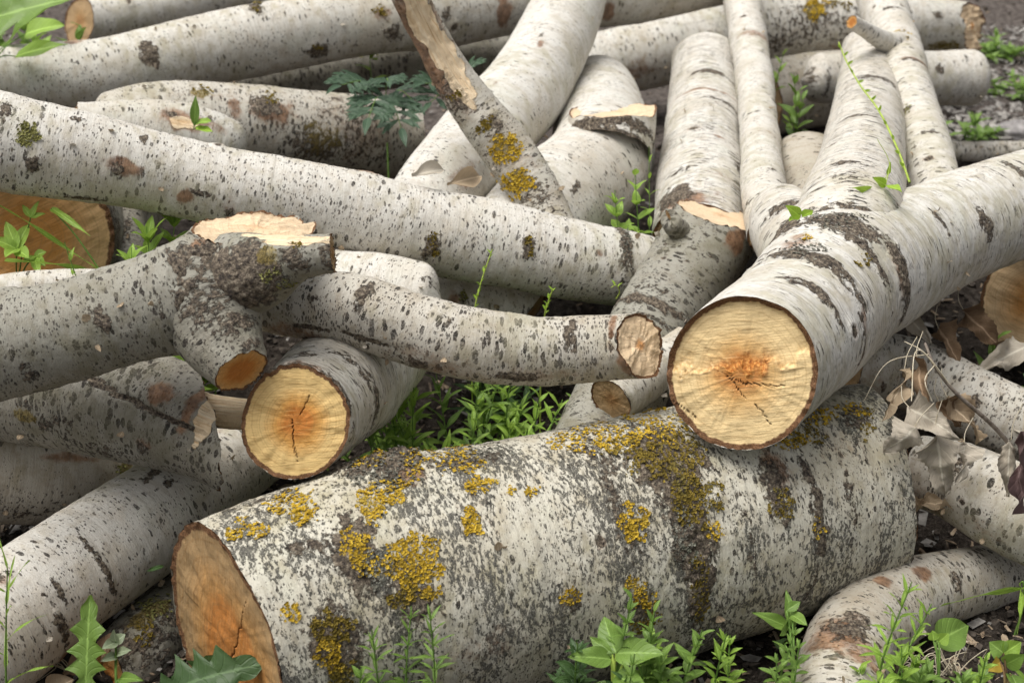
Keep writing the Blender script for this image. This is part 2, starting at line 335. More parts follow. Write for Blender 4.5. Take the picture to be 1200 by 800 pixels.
class LeafSet:
    """leaf blades collected into one mesh"""
    def __init__(s): s.V = []; s.Q = []; s.A = []; s.n = 0
    def blade(s, base, dirv, up, L, W, kind='lance', droop=.3, fold=.25, wav=.06, curl=0.0, nt=12, nm=6, tw=0.0):
        dirv = np.asarray(dirv, float); dirv = dirv/np.linalg.norm(dirv)
        up = np.asarray(up, float); side = np.cross(dirv, up)
        if np.linalg.norm(side) < 1e-3: side = np.cross(dirv, RGT)
        side /= np.linalg.norm(side); up = np.cross(side, dirv)
        if kind in ('lobed', 'delta'): nt, nm = 30, 8
        t = np.linspace(0, 1, nt)
        if kind == 'lance': w = np.sin(PI*t**.8)**.9
        elif kind == 'grass': w = (1-t)**.6*np.minimum(1, t*8+.4)
        elif kind == 'ovate': w = np.sin(PI*t**.62)**.85
        elif kind == 'spoon': w = .12 + .88*np.sin(PI*np.clip((t-.15)/.85, 0, 1)**.9)
        elif kind == 'delta': w = np.clip(np.minimum(t*7, 1.05*(1-t)**.72 + .03), 0, 1)*(1+.07*np.sin(t*60))
        else: w = (np.sin(PI*t**1.15)**.8)*(.34+.66*np.abs(((t*5.2) % 1)**1.6)) + .05
        w[-1] = max(w[-1]*.2, .01); w = np.maximum(w, .03)
        x = np.linspace(-1, 1, nm+1); r = random.random()
        ang = droop*t**1.3
        cx = np.concatenate([[0], np.cumsum(np.cos(ang[1:])/(nt-1))]); cz = -np.concatenate([[0], np.cumsum(np.sin(ang[1:])/(nt-1))])
        ph = random.uniform(0, 6)
        X = L*cx[:, None]*np.ones(nm+1); ww = W*w[:, None]*.5
        ca = curl*x[None]; Y = ww*np.where(abs(curl) > 1e-3, np.sin(ca)/(curl or 1), x[None])
        Z = L*cz[:, None] + fold*np.abs(x)[None]*ww + wav*L*np.sin(t[:, None]*9+ph+x[None]*1.4)*np.abs(x)[None]*.5 + ww*(1-np.cos(ca))/(curl or 1)
        if kind == 'delta': Z = Z + .13*L*fbm(np.stack([np.repeat(t, nm+1)*3.2+ph, np.tile(x, nt)*1.3+ph, np.full(nt*(nm+1), ph)], -1), 3, 3).reshape(nt, nm+1)
        if kind == 'lobed': X = X - (np.abs(x)[None]**1.2)*ww*.55
        if tw:
            c_, s_ = np.cos(tw*t)[:, None], np.sin(tw*t)[:, None]; zc = L*cz[:, None]
            Y, Z = Y*c_ - (Z-zc)*s_, zc + Y*s_ + (Z-zc)*c_
        P = np.asarray(base)[None, None] + X[..., None]*dirv + Y[..., None]*side + Z[..., None]*up
        m = nm+1; idx = np.arange(nt*m).reshape(nt, m) + s.n
        s.V.append(P.reshape(-1, 3)); s.Q.append(np.stack([idx[:-1, :-1], idx[:-1, 1:], idx[1:, 1:], idx[1:, :-1]], -1).reshape(-1, 4))
        s.A.append(np.stack([np.repeat(t, m), np.tile(x, nt), np.full(nt*m, r)], -1)); s.n += nt*m
    def build(s, name, mat, par, org, label=None):
        return mesh(name, np.concatenate(s.V), np.concatenate(s.Q), LEAF[mat], par, org, {'leaf_co': np.concatenate(s.A)}, label=label)

SEED = [100]
class Tube: pass
AXES = []
def tube(pts, ends=(None, None), marks=(), res=2.1, rough=1.0, lump=.05, kind_off=None):
    """the bark skin of a log: pts = (px, py, radius in px, distance); returns arrays"""
    SEED[0] += 13; sd = SEED[0]
    C4 = np.array([[*at(x, y, d), r*d/F] for x, y, r, d in pts])
    S = catmull(C4, 60)
    seg = np.linalg.norm(np.diff(S[:, :3], axis=0), axis=1); s = np.concatenate([[0], np.cumsum(seg)]); L = s[-1]
    def ax(sv):
        sc = np.clip(sv, 0, L)
        c = np.stack([np.interp(sc, s, S[:, k]) for k in range(4)], -1)
        lo, hi = np.minimum(sv, 0)[..., None], np.maximum(sv-L, 0)[..., None]
        t0 = (S[3, :3]-S[0, :3]); t0 /= np.linalg.norm(t0); t1 = (S[-1, :3]-S[-4, :3]); t1 /= np.linalg.norm(t1)
        c[..., :3] += lo*t0 + hi*t1
        return c
    # frames by parallel transport
    T = np.gradient(S[:, :3], axis=0); T /= np.linalg.norm(T, axis=1)[:, None]
    vd = CAM - S[0, :3]; N = vd - T[0]*(vd @ T[0]); N /= np.linalg.norm(N); Ns = [N]
    for k in range(1, len(S)):
        N = Ns[-1] - T[k]*(Ns[-1] @ T[k]); Ns.append(N/np.linalg.norm(N))
    Ns = np.array(Ns); Bs = np.cross(T, Ns)
    dm = np.mean([p[3] for p in pts]); px = dm/F
    rmax = C4[:, 3].max()
    ni = int(np.clip(L/(res*px), 24, 520)); nj = int(np.clip(2*PI*rmax/(res*px), 40, 480))
    th = np.linspace(0, 2*PI, nj, endpoint=False) + PI    # seam away from the camera
    offs = [np.zeros(nj), np.full(nj, L)]
    for e, sg in ((0, -1), (1, 1)):
        n = ends[e] and ends[e].get('n')
        if n:
            i = 0 if e == 0 else -1; n = camdir(*n, S[i, :3])
            rad = S[i, 3]*(np.cos(th)[:, None]*Ns[i] + np.sin(th)[:, None]*Bs[i])
            tn = T[i] @ n; tn = math.copysign(max(abs(tn), .22), tn)
            offs[e] = offs[e] - (rad @ n)/tn
    offs = [x + ((ends[k] or {}).get('rag', 0))*fbm(np.stack([np.cos(th)*2.2, np.sin(th)*2.2, th*0+k*5], -1)+sd, sd+1, 4) + .0022*fbm(np.stack([np.cos(th)*4.5, np.sin(th)*4.5, th*0+k*7], -1)+sd, sd, 3) for k, x in enumerate(offs)]
    t = np.linspace(0, 1, ni)[:, None]
    sv = offs[0][None]*(1-t) + offs[1][None]*t                    # (ni,nj)
    c = ax(sv)
    sc = np.clip(sv, 0, L)
    Nn = np.stack([np.interp(sc, s, Ns[:, k]) for k in range(3)], -1); Bb = np.stack([np.interp(sc, s, Bs[:, k]) for k in range(3)], -1)
    dirn = np.cos(th)[None, :, None]*Nn + np.sin(th)[None, :, None]*Bb
    R = c[..., 3]
    # domed ends
    for e in (0, 1):
        dm_ = ends[e] and ends[e].get('dome')
        if dm_:
            dl = dm_*rmax; x = np.clip((sv-offs[0] if e == 0 else offs[1]-sv)/dl, 0, 1)
            R = R*np.sqrt(np.clip(1-(1-x)**2, .02, 1))
    off = RNG.uniform(-40, 40, 3)
    co = np.stack([np.cos(th)[None]*R.mean(), np.sin(th)[None]*R.mean(), np.zeros_like(th)[None]], -1)*np.ones((ni, 1, 1))
    co[..., 2] = sv
    cf = co.reshape(-1, 3)
    disp = lump*rmax*fbm(cf*5.5/ max(rmax/.1, .6) + off, sd, 2) + .0009*rough*fbm(cf*np.array([38, 38, 60]) + off, sd+5, 3)
    disp = disp.reshape(ni, nj)
    mk = np.zeros((ni, nj, 4))
    P0 = c[..., :3] + dirn*R[..., None]
    if marks:
        X, Y, D = proj(P0.reshape(-1, 3)); X = X.reshape(ni, nj); Y = Y.reshape(ni, nj)
        face = np.einsum('ijk,ijk->ij', dirn, CAM - P0) > 0
        wn = fbm(cf*42 + off, sd+9, 3).reshape(ni, nj); wn2 = fbm(cf*42 - off, sd+10, 3).reshape(ni, nj)
        for (kd, mx, my, a, b, st, bm) in marks:
            q = (X-mx)**2 + (Y-my)**2 + np.where(face, 0, 1e9)
            i, j = np.unravel_index(np.argmin(q), q.shape)
            ds = (sv - sv[i, j])/(a*px); dc = (np.mod(th[None]-th[j]+PI, 2*PI)-PI)*R/(b*px)
            ds = ds + wn*.35; dc = dc + wn2*.35
            m = st*np.exp(-.75*(ds*ds+dc*dc)**1.3)
            ch = {'scar_shade': 0, 'stain': 1, 'peel': 2, 'lich': 3}[kd]  # first channel: dark scars, and painted shade on one log
            mk[..., ch] = np.maximum(mk[..., ch], m)
            if bm:
                rg = 1 + .55*fbm(cf*130 + off, sd+2, 2).reshape(ni, nj)
                disp = disp + bm*.001*np.clip(m/st, 0, 1)*(rg if bm > 0 else 1)
    # knots and growth ridges
    rk = np.random.default_rng(sd)
    for _ in range(int(L/.24*rk.uniform(.5, 1.3))):
        s0, t0_ = rk.uniform(.03, max(L-.03, .04)), rk.uniform(0, 2*PI); kr = rk.uniform(.005, .013)*min(1, rmax/.07)
        q = np.hypot((sv-s0)/kr, (np.mod(th[None]-t0_+PI, 2*PI)-PI)*R/(kr*1.5)) + .25*vnoise(cf*70, sd+21).reshape(ni, nj)
        disp = disp + kr*.28*np.exp(-((q-1)/.45)**2) - kr*.2*np.exp(-(q/.5)**2); mk[..., 0] = np.maximum(mk[..., 0], .85*np.exp(-(q/.75)**4)); mk[..., 1] = np.maximum(mk[..., 1], .5*np.exp(-(q/1.3)**4))
    for _ in range(int(L/.035)):
        s0, t0_, hw = rk.uniform(0, L), rk.uniform(0, 2*PI), rk.uniform(.5, 1.6)
        a_ = np.exp(-((np.mod(th[None]-t0_+PI, 2*PI)-PI)/hw)**2); wv_ = .006*np.sin(2*th[None]+t0_)
        w_ = rk.uniform(.0016, .004); disp = disp + rk.uniform(-.9, 1.3)*.001*a_*np.exp(-((sv-s0-wv_)/w_)**2)
        mk[..., 0] = np.maximum(mk[..., 0], rk.choice([0, 0, .45])*a_*np.exp(-((sv-s0-wv_)/(w_*1.2))**2))
    P = P0 + dirn*disp[..., None]
    o = Tube(); o.P = P; o.co = co; o.off = off; o.mk = mk; o.ni = ni; o.nj = nj; o.T = T; o.px = px; o.R = R; o.dirn = dirn; o.sd = sd; o.rmax = rmax
    o.S = S
    return o
def tube_mesh(o, name, mat, parent, origin, label=None):
    ni, nj = o.ni, o.nj
    idx = np.arange(ni*nj).reshape(ni, nj); nx = np.roll(idx, -1, 1)
    Q = np.stack([idx[:-1], nx[:-1], nx[1:], idx[1:]], -1).reshape(-1, 4)
    return mesh(name, o.P.reshape(-1, 3), Q, mat, parent, origin, {'bark_co': (o.co + o.off).reshape(-1, 3), 'marks': o.mk.reshape(-1, 4)}, label=label)
def cut(o, e, spec, parent, origin):
    """sawn or torn end of a tube"""
    ring = o.P[0] if e == 0 else o.P[-1]
    n = camdir(*spec['n'], o.S[0 if e == 0 else -1, :3]) if spec.get('n') else (-o.T[0] if e == 0 else o.T[-1])
    nj = o.nj; c = ring.mean(0)
    e1 = RGT - n*(RGT @ n)
    if np.linalg.norm(e1) < .35: e1 = FWD - n*(FWD @ n)
    e1 /= np.linalg.norm(e1); e2 = np.cross(n, e1)
    if e2 @ UPV < 0 and abs(e2 @ UPV) > .2: e2 = -e2
    Rm = np.linalg.norm(ring-c, axis=1).mean()
    K = int(np.clip(Rm/(o.px*1.5), 10, 90))
    rho = 1 - np.linspace(0, 1, K)
    P = c + (ring - c)[None]*rho[:, None, None]
    P = P.reshape(-1, 3); rh = np.repeat(rho, nj)
    u = (P-c) @ e1/Rm; v = (P-c) @ e2/Rm
    q = np.stack([u, v, np.zeros_like(u)], -1)
    jag = spec.get('jag', .004); inner = sstep(1, .9, rh)
    h = jag*.35*fbm(q*6 + o.off, o.sd, 3)
    fb = spec.get('fib')
    if fb:    # torn fibres: ridges
        a = math.radians(fb[0]); al = u*math.cos(a)+v*math.sin(a); ac = -u*math.sin(a)+v*math.cos(a)
        h = h + fb[1]*fbm(np.stack([al*.9, ac*8, al*0], -1)+o.off, o.sd+3, 3)
    torn = np.zeros(len(u))
    if spec.get('torn'):
        y0, sl, st_, w = spec['torn']
        nz = fbm(q*np.array([9, 5, 1])+o.off, o.sd+4, 4)
        y = v - (y0 + sl*u) + .11*nz
        h = h + st_*(sstep(-.03, .03, y)) + .003*np.exp(-(y/w)**2)*nz
        torn = np.clip(np.exp(-(y/w)**2)*sstep(.62, .3, u)*1.1 + .5*nz*np.exp(-(y/w)**2), 0, 1)
    ck = np.zeros(len(u))
    for (x0, y0, x1, y1, w) in spec.get('cracks', ()):
        dx, dy = x1-x0, y1-y0; ll = dx*dx+dy*dy
        tt = np.clip(((u-x0)*dx+(v-y0)*dy)/ll, 0, 1); wob = .018*vnoise(np.stack([tt*14, tt*0+x0*9, tt*0], -1), 3)
        dd = np.abs(((u-x0)*dy-(v-y0)*dx)/math.sqrt(ll) + wob) + 4*np.maximum(np.hypot(u-(x0+tt*dx), v-(y0+tt*dy)) - .03 - np.abs(wob)*2, 0)*((tt <= 0) | (tt >= 1))
        ck = np.maximum(ck, sstep(w*(.72-.45*tt), w*.15, dd))
    h = h - .0035*ck
    rimn = .003*fbm(q*14+o.off, o.sd+7, 3)
    P = P + n[None]*((h*inner) + rimn*(1-inner) - .0015*inner)[:, None]
    idx = np.arange(K*nj).reshape(K, nj); nx = np.roll(idx, -1, 1)
    Q = np.stack([idx[:-1], idx[1:], nx[1:], nx[:-1]], -1).reshape(-1, 4)
    Q = Q[:, ::-1] if e == 0 else Q
    return mesh('cut_face', P, Q[:, ::-1].copy(), WOOD[spec.get('wood', 'honey')], parent, origin,
                {'face_co': np.stack([u, v, rh], -1), 'crack': ck, 'torn': torn}, label=spec.get('label'))

def flakes(pos, nrm, size, mat, parent, origin, name='lichen', rng=None):
    """leafy crust lobes standing on the bark"""
    k = len(pos); rng = rng or RNG
    a = rng.normal(size=(k, 3)); t1 = np.cross(nrm, a); t1 /= np.linalg.norm(t1, axis=1)[:, None] + 1e-9; t2 = np.cross(nrm, t1)
    tilt = rng.uniform(-.5, .5, (k, 1)); nn = nrm + t1*tilt; m = 6
    sz = size*rng.uniform(.5, 1.35, (k, 1)); up = rng.uniform(.05, .75, (k, 1))*size
    ctr = pos + nrm*up*.6
    V = [ctr - nrm*sz*.35]
    for j in range(m):
        an = 2*PI*j/m; rr = sz*rng.uniform(.6, 1.25, (k, 1))
        V.append(ctr + rr*(math.cos(an)*t1 + math.sin(an)*t2) + nrm*(rr*tilt*math.cos(an)*.9 + sz*rng.uniform(-.1, .5, (k, 1))))
    V = np.stack(V, 1)            # k, m+1, 3
    base = np.arange(k)[:, None]*(m+1)
    tr = np.concatenate([np.stack([base[:, 0], base[:, 0]+1+j, base[:, 0]+1+(j+1) % m], -1) for j in range(m)])
    return mesh(name, V.reshape(-1, 3), tr, mat, parent, origin, smooth=False)

LOGGROUP = 'birch logs in the heap'
def add_lichen(o, par, loc, patches):
    X, Y, D = proj(o.P.reshape(-1, 3)); Pf = o.P.reshape(-1, 3); dn = o.dirn.reshape(-1, 3)
    face = np.einsum('ij,ij->i', dn, CAM - Pf) > -.15
    w = fbm(Pf*70, 5, 4)
    for (tone, lx, ly, a, b, dens) in patches:
        q = ((X-lx)/a)**2 + ((Y-ly)/b)**2 + w*1.15
        sel = np.where(face & (q < .95))[0]
        if len(sel) < 4: continue
        # connected crusts: each one a part, crumbs dropped
        cell = {}
        for v_ in sel: cell.setdefault(tuple((Pf[v_]/.011).astype(int)), []).append(v_)
        left = set(cell); isl = []
        while left:
            st = [left.pop()]; got = []
            while st:
                c_ = st.pop(); got += cell[c_]
                for dx in (-1, 0, 1):
                    for dy in (-1, 0, 1):
                        for dw in (-1, 0, 1):
                            q_ = (c_[0]+dx, c_[1]+dy, c_[2]+dw)
                            if q_ in left: left.remove(q_); st.append(q_)
            isl.append(got)
        isl.sort(key=len, reverse=True); tot = len(sel)
        for got in isl[:2]:
            if len(got) < max(6, .12*tot): continue
            k = int(min(len(got)*3, dens*a*b*PI/3.4*len(got)/tot))
            if k < 5: continue
            ch = RNG.choice(got, k); jit = RNG.normal(0, .0012, (k, 3))
            flakes(Pf[ch]+jit, dn[ch], .0024*max(.8, o.px/.0014), LICH[tone], par, loc)
def bark_curls(o, root, base, n):
    """papery bark peeling up in small curled flaps"""
    if not n: return
    rs = np.random.default_rng(o.sd); made = 0
    for k in range(n*8):
        if made >= n: break
        i = int(rs.integers(2, o.ni-2)); j = int(rs.integers(0, o.nj))
        nr = o.dirn[i, j]; p = o.P[i, j] - nr*.0012; X, Y, D = proj(p)
        if nr @ (CAM-p) < .2 or not (0 < X < 1200 and 0 < Y < 800): continue
        made += 1; ls = LeafSet(); a = o.P[i, (j+2) % o.nj] - o.P[i, j-2]; a = a/np.linalg.norm(a)*rs.choice([-1, 1])
        ls.blade(p, a + nr*rs.uniform(.05, .3), nr, rs.uniform(.008, .02), rs.uniform(.006, .016), 'spoon', -rs.uniform(.6, 2.2), .1, .12, rs.uniform(-.3, .6), nt=8, nm=4)
        ls.build('bark_curl', str(rs.choice(['dry_grey', 'dry_tan', 'dry_tan'])), root, base)
def log(label, pts, bark='white', ends=(None, None), marks=(), stubs=(), lichen=(), name='birch_log', cat='log', group=LOGGROUP, res=2.1, rough=1.0, lump=.05, curls=5):
    o = tube(pts, ends, marks, res, rough, lump)
    base = o.P[o.ni//2].mean(0); base[2] = o.P[..., 2].min() if len(pts) < 3 else o.P[o.ni//2, :, 2].min()
    root = empty(name, base, label, cat, group)
    bk = tube_mesh(o, 'bark', BARK[bark], root, base)
    for e in (0, 1): cut(o, e, ends[e] or {'wood': 'tan'}, root, base)
    add_lichen(o, root, base, lichen)
    bark_curls(o, root, base, curls)
    for st in stubs:
        so = tube(st['pts'], (st.get('start'), st.get('end')), st.get('marks', ()), res, rough, st.get('lump', .05))
        sb = tube_mesh(so, st.get('name', 'branch_stub'), BARK[st.get('bark', bark)], root, base, st.get('label'))
        cut(so, 1, st.get('end') or {'wood': 'tan'}, sb, base)
        add_lichen(so, sb, base, st.get('lichen', ()))
    AXES.append((label, o.S))
    return root, o
# ------------------------------------------------------------------ the logs
# big old log in front
log('thick old front log with rough speckled bark and patches of yellow lichen',
    [(262, 748, 144, 2.05), (400, 704, 149, 2.11), (640, 652, 146, 2.22), (840, 606, 136, 2.33), (1020, 563, 117, 2.46)], 'old',
    ({'n': (-.885, -.33, .33), 'wood': 'old', 'jag': .006, 'cracks': [(.1, -.1, .5, .6, .012)]}, {'n': (.93, .1, -.33), 'wood': 'tan'}),
    marks=[('scar_shade', 450, 545, 46, 42, 1.4, 15), ('scar_shade', 418, 650, 22, 46, 1.0, 5), ('scar_shade', 480, 695, 28, 36, .8, 3), ('scar_shade', 395, 760, 24, 45, .9, 2), ('scar_shade', 545, 540, 50, 18, .7, 2),
           ('scar_shade', 805, 600, 20, 110, 1.5, 6), ('scar_shade', 780, 540, 42, 46, 1.3, 5), ('scar_shade', 700, 530, 20, 50, .6, 1), ('scar_shade', 722, 590, 14, 70, .6, 1),
           ('scar_shade', 955, 590, 9, 80, .85, 2), ('scar_shade', 905, 570, 16, 40, .75, 2), ('scar_shade', 815, 690, 14, 60, .75, 2), ('scar_shade', 1000, 490, 26, 18, .9, 2),
           ('scar_shade', 365, 640, 26, 12, .8, 1), ('scar_shade', 300, 585, 50, 14, .5, 0),
           ('stain', 478, 562, 16, 14, .9, 1), ('stain', 905, 545, 18, 30, .7, 0), ('stain', 985, 520, 60, 60, .35, 0), ('stain', 810, 660, 12, 50, .7, 0), ('stain', 560, 760, 60, 30, .4, 0), ('stain', 560, 600, 30, 60, .3, 0),
           ('scar_shade', 670, 705, 10, 16, .9, 3), ('scar_shade', 752, 710, 16, 26, .9, 2), ('scar_shade', 1000, 600, 10, 50, .55, 0), ('scar_shade', 880, 640, 8, 60, .5, 0), ('scar_shade', 950, 680, 8, 50, .5, 0)],
    lichen=[('yellow', 290, 620, 24, 12, .8), ('yellow', 345, 592, 28, 16, .9), ('yellow', 352, 606, 18, 10, .9), ('yellow', 434, 592, 16, 26, .9), ('yellow', 462, 575, 18, 18, .8),
            ('grey', 450, 548, 44, 28, .7), ('yellow', 430, 535, 22, 14, .8), ('yellow', 482, 545, 14, 18, .8), ('yellow', 535, 540, 34, 16, .8), ('grey', 560, 530, 36, 12, .5), ('yellow', 562, 568, 18, 10, .9),
            ('yellow', 550, 611, 13, 17, 1.0), ('yellow', 625, 575, 9, 7, .9), ('yellow', 598, 574, 8, 5, .6), ('yellow', 420, 640, 24, 18, .7), ('grey', 440, 660, 18, 26, .6), ('yellow', 488, 664, 32, 38, .85), ('olive', 476, 695, 22, 16, .6),
            ('yellow', 428, 662, 14, 14, .7), ('olive', 390, 735, 22, 20, .9), ('yellow', 388, 765, 18, 20, .7), ('yellow', 340, 718, 11, 9, .9), ('olive', 405, 790, 20, 16, .7),
            ('yellow', 680, 515, 28, 14, .9), ('yellow', 722, 512, 36, 14, .8), ('olive', 735, 525, 26, 14, .6), ('yellow', 770, 500, 36, 20, .8), ('olive', 788, 532, 38, 30, .7), ('olive', 760, 545, 26, 14, .4),
            ('yellow', 744, 612, 17, 24, .9), ('olive', 815, 585, 26, 30, .8), ('yellow', 836, 620, 10, 12, .6), ('olive', 800, 560, 14, 26, .6), ('grey', 800, 630, 12, 40, .5), ('olive', 820, 690, 10, 36, .5),
            ('yellow', 668, 700, 10, 10, .9), ('yellow', 748, 695, 16, 18, .7), ('olive', 760, 725, 18, 16, .6), ('yellow', 925, 515, 20, 12, .6), ('yellow', 962, 488, 28, 9, .7), ('olive', 940, 512, 24, 12, .5), ('olive', 1015, 492, 10, 18, .6), ('yellow', 1000, 480, 18, 8, .6),
            ('olive', 915, 590, 14, 18, .5), ('yellow', 958, 618, 6, 10, .6), ('grey', 995, 500, 14, 20, .5)], res=1.9, rough=1.5)

# round ended log on top at the right, forked behind
log('forked log with a large round honey coloured sawn end resting on the lichen covered log',
    [(868, 439, 84, 2.12), (925, 385, 86, 2.30), (985, 333, 86, 2.48), (1040, 303, 75, 2.62), (1110, 272, 66, 2.74), (1270, 215, 58, 3.0)], 'ringed',
    ({'n': (-.16, -.12, .97), 'wood': 'honey', 'torn': (.13, .13, -.008, .11), 'jag': .003,
      'cracks': [(.02, -.12, .55, -.14, .014), (.22, -.42, .42, -.66, .016), (-.16, -.05, .05, -.3, .011), (.0, -.1, -.2, .0, .012), (-.95, -.35, -.6, -.6, .012)]}, None),
    marks=[('scar_shade', 945, 300, 14, 70, 1.0, 5), ('scar_shade', 910, 262, 20, 34, .9, 3), ('scar_shade', 985, 262, 24, 44, .95, 5), ('scar_shade', 1012, 290, 10, 60, .9, 4), ('scar_shade', 1060, 320, 14, 60, .85, 4), ('scar_shade', 1155, 265, 12, 26, .85, 2), ('scar_shade', 1103, 262, 5, 26, .7, 1),
           ('scar_shade', 955, 340, 10, 24, .9, 3), ('scar_shade', 975, 362, 7, 20, .8, 2), ('scar_shade', 930, 328, 10, 14, .8, 2), ('stain', 1058, 320, 14, 40, .8, 1), ('stain', 1010, 380, 10, 30, .6, 0), ('stain', 930, 285, 30, 24, .6, 0), ('stain', 1005, 420, 8, 26, .5, 0), ('scar_shade', 1195, 200, 8, 30, .7, 1),
           ('scar_shade', 1010, 395, 6, 40, .6, 1), ('scar_shade', 890, 300, 10, 26, .6, 1)],
    lichen=[('grey', 985, 258, 34, 8, .5), ('olive', 1010, 305, 10, 8, .6), ('grey', 945, 290, 26, 8, .5), ('yellow', 946, 278, 7, 5, .8)],
    stubs=[{'name': 'limb', 'pts': [(975, 345, 60, 2.50), (988, 295, 70, 2.535), (1000, 242, 61, 2.66), (1010, 190, 50, 2.90), (1018, 120, 40, 3.4), (1018, 58, 31, 3.85)], 'bark': 'ringed', 'end': {'n': (.1, .75, -.6), 'wood': 'tan'}, 'lump': .03,
            'marks': [('scar_shade', 985, 255, 14, 40, .8, 3), ('scar_shade', 1030, 92, 16, 40, .7, 1), ('scar_shade', 1005, 135, 7, 28, .7, 1), ('scar_shade', 988, 190, 7, 30, .7, 1), ('scar_shade', 992, 205, 8, 20, .6, 1), ('stain', 1045, 165, 6, 8, .5, 0)]},
           {'name': 'limb_collar', 'pts': [(965, 325, 66, 2.50), (925, 270, 46, 2.66), (912, 240, 30, 2.8)], 'bark': 'ringed', 'end': {'dome': .5, 'wood': 'tan'},
            'marks': [('scar_shade', 930, 262, 16, 60, .8, 3), ('scar_shade', 915, 240, 10, 30, .8, 2)]}], res=1.9)

log('slender pale pole running up from the shoulder of the forked log',
    [(905, 275, 30, 2.72), (896, 225, 27, 2.9), (890, 160, 23, 3.25), (882, 80, 22, 3.75), (868, -10, 22, 4.3), (860, -60, 21, 4.7)], 'clean', (None, None),
    marks=[('scar_shade', 905, 120, 4, 6, .8, 4), ('scar_shade', 907, 200, 4, 6, .7, 4), ('stain', 888, 40, 14, 30, .6, 0), ('scar_shade', 884, 130, 5, 20, .5, 0), ('stain', 900, 155, 10, 30, .4, 0), ('scar_shade', 880, 235, 6, 24, .5, 1)], name='birch_pole')

log('slim log with a short broken side twig crossing above the forked log',
    [(1098, 240, 31, 2.9), (1086, 180, 31, 3.08), (1066, 110, 29, 3.4), (1045, 40, 28, 3.8), (1024, -30, 27, 4.2)], 'clean', (None, None),
    marks=[('stain', 1075, 70, 6, 20, .8, 1), ('scar_shade', 1050, 45, 10, 14, .8, 3), ('scar_shade', 1090, 155, 6, 14, .7, 1), ('scar_shade', 1047, 8, 5, 20, .7, 1), ('scar_shade', 1070, 70, 6, 16, .6, 0), ('scar_shade', 1062, 128, 8, 8, .7, 2)],
    lichen=[('yellow', 1055, 42, 10, 7, .7), ('green', 1063, 128, 6, 6, .5)],
    stubs=[{'name': 'twig_stub', 'pts': [(1056, 58, 20, 3.62), (1038, 50, 13, 3.55), (1015, 36, 9, 3.48), (998, 26, 8, 3.42)], 'end': {'n': (-.6, .25, .7), 'wood': 'orange'}}])

log('pale log with a rounded dark banded top standing left of the slender pole',
    [(820, 290, 58, 2.98), (822, 215, 53, 3.22), (824, 150, 46, 3.55), (826, 100, 42, 3.9), (827, 66, 40, 4.15)], 'ringed', (None, {'dome': .35, 'n': (0, .8, -.6)}),
    marks=[('scar_shade', 835, 85, 9, 26, .95, 1), ('stain', 815, 105, 5, 50, .7, 0), ('scar_shade', 850, 120, 6, 30, .7, 0), ('scar_shade', 790, 232, 20, 20, 1, 4), ('stain', 800, 235, 26, 30, .8, 2), ('stain', 845, 205, 12, 30, .4, 0), ('scar_shade', 868, 200, 14, 14, .7, 1), ('stain', 842, 160, 5, 7, .7, 0), ('scar_shade', 795, 200, 10, 14, .7, 1)])

# leaning log with sloping cut
log('leaning grey log with a sloping pale sawn top left of the round honey coloured end',
    [(690, 545, 55, 2.52), (722, 470, 54, 2.62), (765, 390, 52, 2.72), (812, 310, 52, 2.80), (846, 252, 50, 2.86)], 'grey', (None, {'n': (.30, .93, .17), 'wood': 'fresh', 'jag': .004}),
    marks=[('scar_shade', 757, 352, 9, 60, .9, 3), ('scar_shade', 768, 375, 5, 40, .6, 2), ('stain', 862, 282, 22, 12, 1.1, 0), ('scar_shade', 770, 340, 5, 40, .5, 1), ('scar_shade', 780, 395, 4, 40, .5, 1), ('scar_shade', 792, 240, 12, 12, .9, 4)],
    stubs=[{'name': 'twig_stub', 'pts': [(800, 275, 14, 2.76), (788, 262, 12, 2.73), (783, 252, 11, 2.72)], 'bark': 'dull', 'end': {'n': (-.3, .5, .8), 'wood': 'tan', 'dome': .5}}])
log('short side log with a small brown sawn end under the bent log',
    [(716, 469, 27, 2.47), (745, 449, 28, 2.55), (800, 410, 29, 2.66)], 'white', ({'n': (-.52, -.52, .62), 'wood': 'tan', 'jag': .003}, None), marks=[('scar_shade', 735, 470, 6, 20, .5, 0)])

# bent log
log('bent log with a freshly torn pale end pointing at the round honey coloured end',
    [(260, 340, 36, 2.30), (330, 352, 40, 2.27), (400, 361, 42, 2.25), (470, 380, 44, 2.23), (540, 401, 43, 2.22), (620, 411, 42, 2.23), (700, 408, 40, 2.225), (752, 405, 39, 2.205)], 'dotty', (None, {'n': (.80, .14, .58), 'rag': .0045, 'wood': 'pale', 'jag': .004, 'fib': (70, .0016)}),
    marks=[('scar_shade', 428, 345, 10, 18, .95, 2), ('scar_shade', 668, 392, 8, 24, .85, 2), ('scar_shade', 490, 425, 14, 12, .8, 1), ('scar_shade', 605, 442, 30, 8, .8, 1), ('stain', 500, 428, 60, 26, .5, 0), ('scar_shade', 430, 398, 40, 4, .9, -2), ('scar_shade', 370, 385, 30, 4, .8, -1), ('stain', 340, 390, 40, 20, .6, 0), ('scar_shade', 370, 350, 10, 8, .6, 1), ('stain', 620, 440, 60, 14, .5, 0), ('scar_shade', 525, 374, 8, 6, .6, 1), ('stain', 716, 380, 6, 18, .8, 1), ('stain', 735, 425, 8, 24, .8, 1)])
